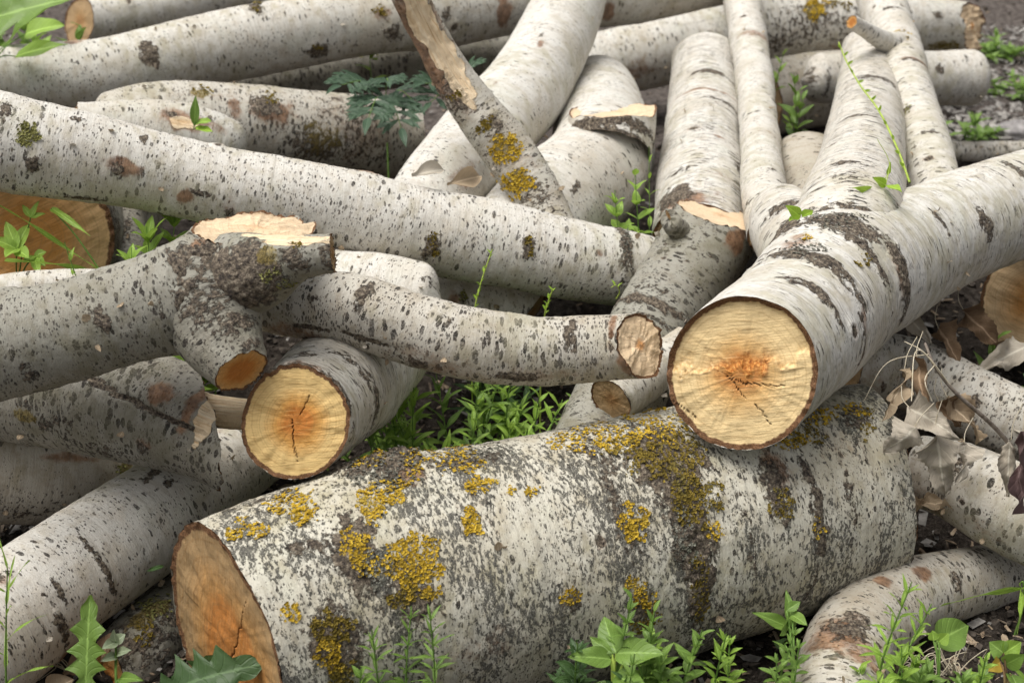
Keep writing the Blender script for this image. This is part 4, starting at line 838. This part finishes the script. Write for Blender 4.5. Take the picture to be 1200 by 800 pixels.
# mugwort like leaf sprays behind the slanting log
def fern(label, c, d, tips, mat='blue'):
    base = at(*c, d); gr = at(c[0], c[1]+20, d-.28); gr[2] = 0; root = empty('fern_like_weed', gr, label, 'weed', WEEDS); ss, ls = StemSet(), LeafSet(); ss.path([gr, (gr+base)/2, base], .003, .002)
    for (tx, ty, td, n, L) in tips:
        tip = at(tx, ty, td); C, T = ss.path([base, (base+tip)/2 + np.array([0, 0, .03]), tip], .0016, .0008)
        for i in range(n):
            j = int(len(C)*(.35+.62*i/n)); sd_ = np.cross(T[j], np.array([0, -.5, 1])); sd_ /= np.linalg.norm(sd_)
            for q in (-1, 1):
                dv = unit(T[j]*.75 + q*sd_); l = L*(1-.45*abs(i/n-.35))
                ls.blade(C[j], dv, (0, -.5, 1), l, l*.24, 'lance', .5, .3, .03, nt=7, nm=3)
                for k in (.35, .6):
                    for qq in (-1, 1): ls.blade(C[j]+dv*l*k, unit(dv + qq*.7*T[j]*1.2), (0, -.5, 1), l*.5, l*.15, 'lance', .4, .3, .03, nt=6, nm=2)
        ls.blade(tip, T[-1], (0, -.5, 1), L*.9, L*.25, 'lance', .5, .3, .03, nt=8, nm=3)
    ss.build('stem', 'green', root, gr); ls.build('foliage', mat, root, gr)
fern('blue green feathery weed drooping before the thick shaded log', (452, 120, ), 3.5, [(400, 100, 3.3, 5, .07), (432, 138, 3.2, 6, .08), (470, 150, 3.25, 5, .075), (455, 95, 3.3, 4, .06), (486, 120, 3.35, 4, .06)])
fern('smaller feathery weed behind the broken split branch', (530, 130), 3.5, [(498, 98, 3.35, 4, .06), (552, 78, 3.35, 4, .06), (520, 70, 3.4, 4, .06), (505, 120, 3.35, 3, .06)])
sprig('tiny green shoot growing over the knotted log beneath the top left log', 0, 3.9, .10, (0, 0), 6, .05, .018, 'lance', 'lime', base=at(432, 72, 3.92), ang=1.2)
# top left broad leaves
leafplant('large lobed green leaves at the very top left corner', at(-10, 75, 3.4),
          [(at(-60, 40, 3.4), at(90, -16, 3.3), .19, .2, 'lobed'), (at(-20, 30, 3.42), at(50, -20, 3.35), .10, .2, 'lobed'), (at(18, 66, 3.5), at(76, 48, 3.45), .05, .2, 'ovate', 'bright'), (at(30, 40, 3.6), at(72, 26, 3.55), .07, .2, 'ovate', 'bright'), (at(10, 52, 3.6), at(26, 24, 3.5), .06, .2, 'ovate', 'mid')], 'mid')
sprig('dark weed in the shade under the large top left leaves', 14, 4.15, .56, (.0, 0), 16, .09, .04, 'ovate', 'mid', shoots=5, spread=.2, t0=.5)
sprig('second shaded weed at the top left beside the sawn brown log end', 60, 4.3, .50, (.0, 0), 16, .09, .04, 'ovate', 'bright', shoots=4, spread=.16, t0=.5)
# seedlings on logs
leafplant('two leaved seedling sprouting above the long slanting log', at(227, 152, 2.98), [(at(228, 148, 2.98), at(229, 112, 2.96), .020, .15, 'lance', 'mid', (0, -1, .2)), (at(230, 145, 2.98), at(246, 140, 2.94), .022, .2, 'lance', 'bright'), (at(229, 150, 2.98), at(248, 152, 2.94), .018, .2, 'lance', 'lime')], 'bright', sr=.001, name='seedling', cat='seedling', group='seedlings')
leafplant('lime seedling on the mossy collar of the forked log', at(944, 256, 2.47), [(at(938, 254, 2.47), at(922, 241, 2.45), .022, .2, 'ovate', 'lime', (.2, -1, .5)), (at(940, 254, 2.46), at(953, 247, 2.455), .020, .2, 'ovate', 'lime', (.2, -1, .5)), (at(930, 255, 2.47), at(925, 258, 2.455), .010, .2, 'ovate', 'lime')], 'lime', stem='lime', sr=.0009, name='seedling', cat='seedling', group='seedlings')
leafplant('lime seedling at the crotch between the thick limb and the slim log', at(1034, 224, 2.53), [(at(1038, 217, 2.52), at(1057, 222, 2.46), .022, .2, 'ovate', 'lime', (.2, -1, .5)), (at(1038, 217, 2.52), at(1024, 208, 2.50), .018, .2, 'ovate', 'lime', (.2, -1, .5)), (at(1032, 226, 2.53), at(1004, 220, 2.46), .016, .2, 'lance', 'lime', (.2, -1, .5)), (at(1040, 205, 2.54), at(1044, 190, 2.53), .008, .2, 'ovate', 'lime', (.2, -1, .5))], 'lime', stem='lime', sr=.0009, name='seedling', cat='seedling', group='seedlings', stems=[[at(1038, 217, 2.52), at(1042, 190, 2.53), at(1028, 163, 2.53)]])
# vine over the limb
vb = at(1066, 214, 2.68); vine = empty('vine', vb, 'thin yellow green vine stem climbing across the thick limb of the forked log', 'vine'); ss, ls = StemSet(), LeafSet()
C, T = ss.path([vb, at(1052, 175, 2.74), at(1030, 130, 2.86), at(1008, 100, 3.1), at(992, 72, 3.2), at(983, 50, 3.25)], .0024, .0016)
ss.path([at(1064, 205, 2.7), at(1048, 180, 2.74), at(1030, 160, 2.78)], .0018, .001)
for j in range(4, len(C), 3): ls.blade(C[j], unit([random.uniform(-1, 1), -.3, random.uniform(.2, 1)]), (0, -1, .3), .014, .006, 'lance', .3, .3, 0, nt=6, nm=2)
ss.build('stem', 'lime', vine, vb); ls.build('foliage', 'lime', vine, vb)
# weeds between upper logs
sprig('bright tuft of leaves between the sawn stub log and the round topped log', 745, 3.1, .10, (0, 0), 14, .055, .026, 'ovate', 'bright', shoots=4, base=at(742, 258, 2.97), ang=1.2)
sprig('thin vine shoot curling up beside the round topped log', 760, 3.1, .16, (.1, 0), 7, .035, .010, 'lance', 'bright', base=at(748, 255, 3.0), sr=.0014)
sprig('weed with dull leaves in the gap right of the slender pole', 915, 4.0, .12, (0, 0), 10, .07, .026, 'lance', 'mid', shoots=3, base=at(926, 138, 3.7), ang=1.0)
sprig('small blurred lime weed against the slender pole', 940, 4.4, .1, (0, 0), 8, .06, .02, 'lance', 'bright', shoots=2, base=at(914, 105, 4.0))
for lb, px, py in [('low green weed on the soil just below the far dark log', 1165, 68), ('low green weed on the soil at the right edge near the rounded white end', 1196, 118), ('sparse green weed on the soil right of the rounded white end', 1165, 60), ('flat green weed near the small grey log on the soil', 1140, 160)]:
    sprig(lb, 0, 0, .06, (0, 0), 12, .07, .028, 'ovate', 'mid', shoots=5, base=gp(px, py), ang=1.5, spread=.18)

# lower foreground
p = gp(90, 800)
leafplant('toothed dandelion leaf standing at the lower left below the white log', at(100, 812, 2.02), [(at(100, 815, 2.02), at(104, 697, 2.03), .066, .12, 'lobed', 'mid', (0, -1, .35))], 'mid', name='dandelion', cat='dandelion', group='dandelions', fold=.15)
leafplant('dark lobed dandelion leaf lying before the big brown sawn end', at(160, 812, 2.0), [(at(185, 812, 1.98), at(300, 770, 1.93), .10, .5, 'lobed', 'deep', (0, -.7, 1)), (at(215, 815, 1.98), at(255, 765, 2.0), .07, .3, 'lobed', 'deep', (0, -1, .5))], 'deep', name='dandelion', cat='dandelion', group='dandelions')
leafplant('pale woolly sprout at the bottom left beside the dandelion leaf', at(137, 815, 2.04), [(at(136, 752, 2.04), at(120, 758, 2.02), .018, .4, 'ovate', 'sage'), (at(136, 752, 2.04), at(146, 742, 2.04), .018, .4, 'ovate', 'sage'), (at(136, 768, 2.04), at(120, 772, 2.02), .016, .4, 'ovate', 'sage'), (at(137, 765, 2.04), at(150, 760, 2.02), .016, .4, 'ovate', 'sage'), (at(136, 752, 2.04), at(132, 740, 2.02), .014, .4, 'ovate', 'sage'), (at(140, 795, 2.04), at(162, 793, 2.0), .018, .4, 'ovate', 'mid')], 'sage', sr=.0022, stems=[[at(137, 815, 2.04), at(136, 780, 2.04), at(136, 750, 2.04)]])
sprig('wispy grass at the left edge before the white lower left log', -15, 2.05, .2, (.3, 0), 10, .09, .006, 'grass', 'bright', base=at(-14, 800, 2.0), ang=1.0, group='grass tufts', name='grass_tuft', cat='grass')
leafplant('single tiny narrow leaf touching the top rim of the big sawn end', at(192, 664, 2.1), [(at(192, 663, 2.1), at(172, 668, 2.08), .008, .2, 'lance', 'deep')], 'deep', name='seedling', cat='seedling', group='seedlings')
for lb, px, py, d, H, lean, mt, nl, L, W, sh, kd in [
    ('tall narrow leaved weed in front of the middle of the thick front log', 492, 812, 1.93, .165, (.12, 0), 'mid', 22, .045, .008, 2, 'lance'),
    ('smaller narrow weed left of it before the front log', 445, 815, 1.93, .13, (-.05, 0), 'mid', 18, .045, .008, 3, 'lance'),
    ('low broad weed at the bottom edge before the lichen patches', 425, 815, 1.92, .055, (0, 0), 'mid', 8, .045, .022, 2, 'ovate'),
    ('deep green weed with mixed leaves below the tallest lichen knob', 735, 812, 1.96, .185, (0, 0), 'mid', 22, .04, .015, 3, 'lance'),
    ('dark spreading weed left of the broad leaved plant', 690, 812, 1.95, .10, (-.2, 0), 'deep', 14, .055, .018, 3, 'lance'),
    ('leafy weed right of the broad leaved plant', 800, 808, 1.98, .12, (.2, 0), 'mid', 14, .05, .018, 3, 'lance'),
    ('bright bushy weed under the right part of the front log', 832, 812, 1.98, .12, (.15, 0), 'bright', 16, .045, .014, 3, 'lance'),
    ('low weed on the dark soil left of the crooked log', 893, 815, 1.98, .085, (.2, 0), 'mid', 12, .04, .014, 3, 'lance'),
    ('upright weed rising before the crooked log with a star of narrow tips', 1038, 800, 1.99, .20, (.08, 0), 'bright', 20, .055, .010, 1, 'lance'),
    ('short weed at the foot of the star tipped weed', 1045, 800, 1.97, .07, (.1, 0), 'bright', 10, .05, .022, 3, 'ovate'),
    ('flowering weed stem near the lower right corner', 1147, 815, 1.98, .085, (0, 0), 'bright', 12, .035, .014, 2, 'lance'),
    ('low green weed between the crooked log and the broad leaf', 1075, 815, 1.97, .06, (0, 0), 'mid', 12, .05, .02, 4, 'lance'),
    ('weed at the bottom edge under the broad rounded leaf', 1120, 818, 1.96, .05, (.1, 0), 'mid', 12, .05, .02, 4, 'lance')]:
    sprig(lb, px, d, H*.88, lean, int(nl*1.3), L*.84, W*.8, kd, mt, shoots=sh+2, spread=.085, base=at(px, py, d), ang=1.15, droop=.5, t0=.2)
leafplant('broad leaved plant with pointed pale green leaves before the front log', at(718, 815, 1.93), [(at(722, 765, 1.92), at(775, 762, 1.88), .040, .35, 'ovate', 'mid', (.1, -.6, 1)), (at(722, 765, 1.92), at(705, 720, 1.95), .038, .3, 'ovate', 'mid', (-.3, -1, .5)), (at(716, 772, 1.92), at(668, 766, 1.90), .030, .35, 'ovate', 'mid', (0, -.6, 1)), (at(718, 768, 1.92), at(690, 745, 1.94), .018, .2, 'lance', 'mid', (0, -1, .6)), (at(722, 790, 1.92), at(760, 812, 1.86), .034, .35, 'ovate', 'mid', (0, -.6, 1)), (at(735, 770, 1.92), at(752, 750, 1.94), .012, .2, 'lance', 'bright')], 'mid', stem='lime', sr=.0022, stems=[[at(718, 815, 1.93), at(720, 785, 1.92), at(718, 766, 1.92)]])
leafplant('small plant with rounded dark leaves under the right end of the front log', at(930, 790, 2.05), [(at(925, 735, 2.1), at(884, 716, 2.08), .022, .2, 'ovate', 'mid'), (at(922, 725, 2.1), at(918, 745, 2.05), .022, .2, 'ovate', 'mid', (0, -1, .2)), (at(928, 720, 2.1), at(945, 730, 2.07), .020, .3, 'ovate', 'mid'), (at(922, 715, 2.1), at(938, 704, 2.1), .016, .2, 'lance', 'mid'), (at(918, 752, 2.08), at(908, 752, 2.06), .02, .2, 'ovate', 'deep', (0, -1, .2)), (at(930, 738, 2.1), at(922, 690, 2.12), .018, .2, 'lance', 'mid')], 'mid', sr=.0015)
leafplant('broad rounded leaf on the soil at the lower right', at(1100, 800, 2.0), [(at(1096, 752, 2.02), at(1138, 730, 2.06), .05, .2, 'ovate', 'mid', (.1, -.8, 1)), (at(1100, 752, 2.0), at(1112, 742, 2.0), .02, .2, 'ovate', 'bright', (0, -1, .6)), (at(1094, 750, 2.0), at(1093, 738, 2.0), .016, .2, 'ovate', 'bright', (0, -1, .3))], 'mid', sr=.0018)
leafplant('weed with broad leaves and one yellowed leaf at the lower right corner', at(1178, 812, 1.98), [(at(1176, 765, 2.0), at(1160, 752, 2.0), .03, .3, 'ovate', 'mid', (0, -1, .7)), (at(1176, 765, 2.0), at(1198, 752, 2.0), .028, .3, 'ovate', 'bright', (0, -1, .7)), (at(1178, 778, 2.0), at(1200, 768, 1.97), .028, .3, 'ovate', 'mid', (0, -1, .7)), (at(1172, 775, 2.0), at(1162, 785, 1.97), .022, .3, 'ovate', 'yellow', (0, -1, .7)), (at(1185, 790, 2.0), at(1196, 806, 1.95), .03, .3, 'ovate', 'mid', (0, -1, .7))], 'mid', stem='reddish', sr=.0016)
leafplant('long arching grass blade over the crooked log', at(1200, 690, 2.3), [(at(1215, 686, 2.3), at(1115, 700, 2.15), .006, .2, 'grass'), (at(1195, 684, 2.3), at(1204, 720, 2.1), .008, .4, 'grass')], 'bright', kind='grass', name='grass_tuft', cat='grass', group='grass tufts')
sprig('bright leaves in the gap beside the bright orange face on the right', 1140, 2.85, .26, (.02, 0), 12, .06, .02, 'lance', 'mid', shoots=3, t0=.4, spread=.1)
sprig('small weed under the bright orange face at the right edge', 1180, 2.75, .22, (.02, 0), 10, .05, .016, 'lance', 'deep', shoots=3, t0=.4, spread=.1)
# straw tangle
def straws(label, c, d, n, rad, group='dry stalks'):
    b = gp(*c); root = empty('dry_stalks', b, label, 'dry stalks', group); ss = StemSet()
    for i in range(n):
        a = random.uniform(0, 6.28); q = [b + np.array([math.cos(a)*rad*t + random.uniform(-.2, .2)*rad, math.sin(a)*rad*t*.5, .02 + rad*random.uniform(.2, .7)*math.sin(PI*t) ]) for t in (0, .35, .7, 1)]
        ss.path(q, .0011, .0006, 5)
    ss.build('stem', 'straw', root, b)
straws('tangle of pale dry stalks at the bottom beside the crooked log', (1045, 800), 2.0, 16, .07)
straws('loose pale dry stalks on the soil right of the crooked log', (1110, 802), 2.0, 14, .08)
straws('few pale dry stalks at the bottom left corner', (85, 800), 2.05, 8, .05)

# ------------------------------------------------------------------ dry leaves on a fallen twig
tb = at(1172, 520, 2.38); tw = empty('dry_twig', tb, 'grey dry twig arching out of the withered leaves at the right', 'twig'); ss = StemSet()
ss.path([at(1185, 522, 2.40), at(1160, 495, 2.36), at(1120, 460, 2.32), at(1095, 428, 2.32), at(1084, 402, 2.34)], .0042, .0024, 8); ss.build('stem', 'twig', tw, tb)
ss = StemSet(); ss.path([at(1120, 460, 2.32), at(1085, 415, 2.30), at(1060, 400, 2.32)], .0014, .0008); ss.path([at(1112, 450, 2.32), at(1075, 410, 2.28), at(1068, 470, 2.22)], .0012, .0009); ss.path([at(1088, 415, 2.32), at(1040, 425, 2.3), at(1012, 470, 2.3)], .0011, .0007); ss.path([at(1095, 428, 2.3), at(1084, 445, 2.2), at(1092, 470, 2.2)], .0011, .0008)
ss.build('side_twig', 'straw', tw, tb)
DL = 'withered leaves on the fallen twig'
for lb, b0, b1, W, mt, up, cu, dr in [
    ('large grey withered leaf hanging pointed in the middle of the cluster', (1066, 478, 2.25), (1116, 505, 2.18), .075, 'dry_grey', (-.2, -.8, .6), .7, .5),
    ('big folded grey leaf hanging below the twig', (1072, 500, 2.22), (1040, 530, 2.22), .07, 'dry_grey', (-.3, -1, .2), -.6, .4),
    ('grey withered leaf with its tip pointing down to the soil', (1098, 512, 2.22), (1108, 578, 2.24), .075, 'dry_grey', (-.3, -1, .1), .5, .3),
    ('dark brown curled leaf at the top of the withered cluster', (1075, 425, 2.32), (1082, 480, 2.26), .06, 'dry_brown', (-.5, -1, .2), 1.1, .4),
    ('narrow tan curled leaf at the left of the withered cluster', (1060, 432, 2.3), (1046, 488, 2.26), .04, 'dry_tan', (.3, -1, .1), 1.3, .3),
    ('tan leaf under the twig near the low speckled log', (1110, 465, 2.36), (1150, 512, 2.34), .06, 'dry_tan', (.2, -1, .5), .8, .3),
    ('brown leaf tucked behind the grey withered leaves', (1100, 470, 2.36), (1130, 500, 2.36), .07, 'dry_brown', (0, -1, .5), .7, .5),
    ('small white withered leaf on the peeling right edge log', (1130, 520, 2.3), (1128, 560, 2.27), .055, 'dry_grey', (.3, -1, .5), .6, .3),
    ('white withered leaf edge on at the right', (1185, 515, 2.2), (1178, 578, 2.2), .05, 'dry_grey', (-.7, -1, .1), 1.2, .2),
    ('dark purple withered leaf at the right edge', (1199, 505, 2.16), (1196, 596, 2.16), .035, 'purple', (-.8, -1, .1), 1.0, .2),
    ('dry tan leaf flat in the shadow by the end of the front log', (1062, 595, 2.4), (1106, 588, 2.34), .04, 'dry_tan', (0, -.5, 1), .5, .2),
    ('grey leaf in the dark gap below the forked log', (1062, 372, 2.68), (1090, 395, 2.62), .06, 'dry_grey', (.1, -1, .5), .9, .4),
    ('brown withered leaf in the dark gap beside the low speckled log', (1100, 385, 2.7), (1125, 420, 2.64), .07, 'dry_brown', (.2, -1, .4), .8, .4),
    ('pale curled leaf lying under the bright orange face', (1205, 405, 2.72), (1150, 432, 2.68), .075, 'dry_grey', (.1, -1, .9), .7, .3),
    ('dark curled leaf hanging over the low speckled log', (1130, 365, 2.74), (1168, 405, 2.70), .08, 'dry_brown', (-.3, -1, .3), .7, .4),
    ('grey leaf fragment beside the round end of the forked log', (1036, 500, 2.32), (1042, 520, 2.3), .03, 'dry_tan', (0, -1, .3), .6, .4)]:
    a, c = at(*b0), at(*b1); root = empty('dry_leaf', a, lb, 'dry leaf', DL); s_ = LeafSet()
    s_.blade(a, c-a, up, np.linalg.norm(c-a)*1.08, W*.98, 'delta', dr*1.3, .1, .32, cu*1.5, tw=random.uniform(-.7, .7)); s_.build('blade', mt, root, a)
    s2 = StemSet(); s2.path([a, a - (c-a)*.2 + np.array([0, 0, .01]), a - (c-a)*.4 + np.array([.01, 0, .025])], .0009, .0007, 5); s2.build('stalk', 'straw', root, a)
# bark curl and flakes by the slanting log
for lb, b0, b1, W, mt, up in [('grey curled bark flake lying on the long slanting log', (482, 206, 2.74), (522, 196, 2.78), .045, 'dry_grey', (0, -.8, 1)), ('brown curled bark flake at the lower left corner beside the dandelion', (75, 790, 2.2), (112, 770, 2.2), .05, 'dry_brown', (0, -.6, 1)), ('tan bark flake under the lower left log end', (50, 815, 2.16), (85, 795, 2.16), .05, 'dry_tan', (.3, -.6, 1)), ('rust brown bark strip beside the mossy dark stub', (118, 775, 2.2), (130, 740, 2.2), .03, 'dry_brown', (-.4, -1, .5)), ('brown bark flake leaning against the broken branch foot', (524, 216, 2.8), (566, 205, 2.85), .055, 'dry_tan', (-.1, -1, .5))]:
    a, c = at(*b0), at(*b1); root = empty('bark_flake', a, lb, 'bark flake', 'loose bark flakes'); s_ = LeafSet()
    s_.blade(a, c-a, up, np.linalg.norm(c-a), W, 'spoon', .2, .1, .1, 1.2); s_.build('blade', mt, root, a)
# ------------------------------------------------------------------ ground
g = G('soil'); gm = g.n('ShaderNodeNewGeometry'); p = gm.outputs['Position']
n1 = g.noise(p, 3, 4); n2 = g.noise(p, 45, 5, .65); n3 = g.noise(p, 260, 3, .7)
col = g.ramp(g.ma('ADD', g.ma('MULTIPLY', n2, .55), g.ma('MULTIPLY', n3, .45)), [(.36, (.010, .008, .0065)), (.5, (.045, .036, .029)), (.62, (.105, .088, .073)), (.75, (.2, .17, .145))])
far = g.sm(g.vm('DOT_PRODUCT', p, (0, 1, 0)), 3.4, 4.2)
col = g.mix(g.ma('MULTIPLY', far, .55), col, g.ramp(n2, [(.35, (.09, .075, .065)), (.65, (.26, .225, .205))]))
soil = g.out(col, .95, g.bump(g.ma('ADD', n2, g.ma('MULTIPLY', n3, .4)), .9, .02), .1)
xs = np.concatenate([np.linspace(-60, -3, 24)[:-1], np.linspace(-3, 3, 420), np.linspace(3, 60, 24)[1:]])
ys = np.concatenate([np.linspace(-30, .8, 14)[:-1], np.linspace(.8, 8, 500), np.linspace(8, 120, 30)[1:]])
X, Y = np.meshgrid(xs, ys, indexing='ij'); V = np.stack([X.ravel(), Y.ravel(), np.zeros(X.size)], -1)
V[:, 2] = -.006 + .010*fbm(V*np.array([9, 9, 1]), 41, 3) + .006*fbm(V*np.array([34, 34, 1]), 42, 2) + .004
idx = np.arange(X.size).reshape(X.shape)
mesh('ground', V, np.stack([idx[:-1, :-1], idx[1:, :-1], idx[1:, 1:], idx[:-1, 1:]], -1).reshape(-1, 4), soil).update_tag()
tag(bpy.data.objects['ground'], 'dark crumbly soil under the log heap', None, None, 'structure')
# litter: crumbs, chips, twig bits
def litter(name, label, n, box, size, flat, mats, seed):
    r = np.random.default_rng(seed)
    px = r.uniform(box[0], box[2], n); py = r.uniform(box[1], box[3], n)
    d = CH/np.array([kk(y) for y in py]); ctr = np.array([at(a, b, c) for a, b, c in zip(px, py, d)]); ctr[:, 2] = r.uniform(0, .008, n)
    u = r.normal(size=(n, 8, 3)); cube = np.array([[x, y, z] for x in (-1, 1) for y in (-1, 1) for z in (-1, 1)])*.6
    sz = size*r.uniform(.35, 1.3, (n, 1, 1))*np.exp(r.normal(0, .3, (n, 1, 1))); an = r.uniform(0, 6.28, n)
    P = (cube[None] + u*.22)*np.array([1.0, flat[0], flat[1]]); tl = r.uniform(-.5, .5, n)
    c, s = np.cos(an)[:, None], np.sin(an)[:, None]
    x, y, z = P[..., 0], P[..., 1], P[..., 2]; z = z + x*np.sin(tl)[:, None]
    P = np.stack([x*c-y*s, x*s+y*c, z], -1)*sz + ctr[:, None]
    q = np.array([[0, 1, 3, 2], [4, 6, 7, 5], [0, 4, 5, 1], [2, 3, 7, 6], [0, 2, 6, 4], [1, 5, 7, 3]])
    Q = (np.arange(n)[:, None, None]*8 + q[None]).reshape(-1, 4)
    o = mesh(name, P.reshape(-1, 3), Q, mats, smooth=False); tag(o, label, 'litter', None, 'stuff')
soilbits = plain('soil_crumb', (.022, .018, .014), (.10, .082, .066), 90, .95)
chip = plain('wood_chip', (.16, .11, .07), (.42, .33, .23), 40, .85)
greybit = plain('grey_litter', (.12, .11, .10), (.36, .34, .31), 40, .9)
litter('soil_crumbs', 'small dark soil crumbs scattered on the ground', 9000, (-60, 0, 1260, 830), .0075, (.8, .6), soilbits, 1)
litter('wood_chips', 'small pale wood chips and bark bits scattered on the ground', 2600, (-60, 0, 1260, 830), .011, (.35, .16), chip, 2)
litter('leaf_litter', 'grey leaf crumbs and twig bits on the soil', 1600, (-60, 30, 1260, 830), .013, (.55, .07), greybit, 3)
litter('far_litter', 'grey brown litter on the bare soil at the upper right', 1800, (1050, 30, 1260, 180), .016, (.6, .3), greybit, 4)
litter('twig_litter', 'thin broken twigs scattered on the soil', 700, (-60, 0, 1260, 830), .022, (.11, .08), plain('twig_litter', (.07, .05, .035), (.24, .19, .14), 50, .9), 6)
# stone on the soil
def stone(px, py, r, label):
    b = gp(px, py); n = 24; th, ph = np.meshgrid(np.linspace(0, 2*PI, 32, endpoint=False), np.linspace(0, PI, 18), indexing='ij')
    D = np.stack([np.cos(th)*np.sin(ph), np.sin(th)*np.sin(ph), np.cos(ph)], -1).reshape(-1, 3)
    P = D*np.array([1.3, .9, .6])*r*(1+.22*fbm(D*2+px, 3, 3))[:, None] + b + np.array([0, 0, .3*r])
    i = np.arange(32*18).reshape(32, 18); nx = np.roll(i, -1, 0)
    o = mesh('stone', P - b, np.stack([i[:, :-1], i[:, 1:], nx[:, 1:], nx[:, :-1]], -1).reshape(-1, 4), plain('stone_grey', (.16, .15, .145), (.38, .36, .35), 30, .9)); o.location = b
    tag(o, label, 'stone')
stone(1190, 160, .055, 'grey stone lying on the soil at the right edge beyond the heap')

# ------------------------------------------------------------------ sky and light
w = bpy.data.worlds.new('World'); scene.world = w; w.use_nodes = True; nt = w.node_tree; nt.nodes.clear()
sky = nt.nodes.new('ShaderNodeTexSky'); sky.sky_type = 'NISHITA'; sky.sun_disc = False
EL, AZ = math.radians(70), math.radians(-95)          # azimuth measured from +y towards +x
sky.sun_elevation = EL; sky.sun_rotation = AZ; sky.dust_density = 6; sky.air_density = 1.0; sky.ozone_density = .5
hs = nt.nodes.new('ShaderNodeHueSaturation'); hs.inputs['Saturation'].default_value = .2
bg = nt.nodes.new('ShaderNodeBackground'); bg.inputs[1].default_value = .11; ow = nt.nodes.new('ShaderNodeOutputWorld')
nt.links.new(sky.outputs[0], hs.inputs['Color']); nt.links.new(hs.outputs[0], bg.inputs[0]); nt.links.new(bg.outputs[0], ow.inputs[0])
sl = bpy.data.lights.new('sun', 'SUN'); sl.energy = 2.0; sl.angle = math.radians(45); sl.color = (1, .97, .92)
so = bpy.data.objects.new('sun', sl); COL.objects.link(so)
sd = Vector((math.sin(AZ)*math.cos(EL), math.cos(AZ)*math.cos(EL), math.sin(EL)))
so.rotation_euler = (-sd).to_track_quat('-Z', 'Y').to_euler(); so.location = (0, 0, 6)
v = scene.view_settings; v.view_transform = 'Standard'; v.look = 'None'; v.gamma = 1; v.exposure = 0.48; v.use_curve_mapping = False
scene.display_settings.display_device = 'sRGB'
scene.render.engine = 'CYCLES'; cy = scene.cycles; cy.use_denoising = True; cy.max_bounces = 6; cy.diffuse_bounces = 4; cy.transparent_max_bounces = 4; cy.caustics_reflective = False; cy.caustics_refractive = False
scene.render.film_transparent = False
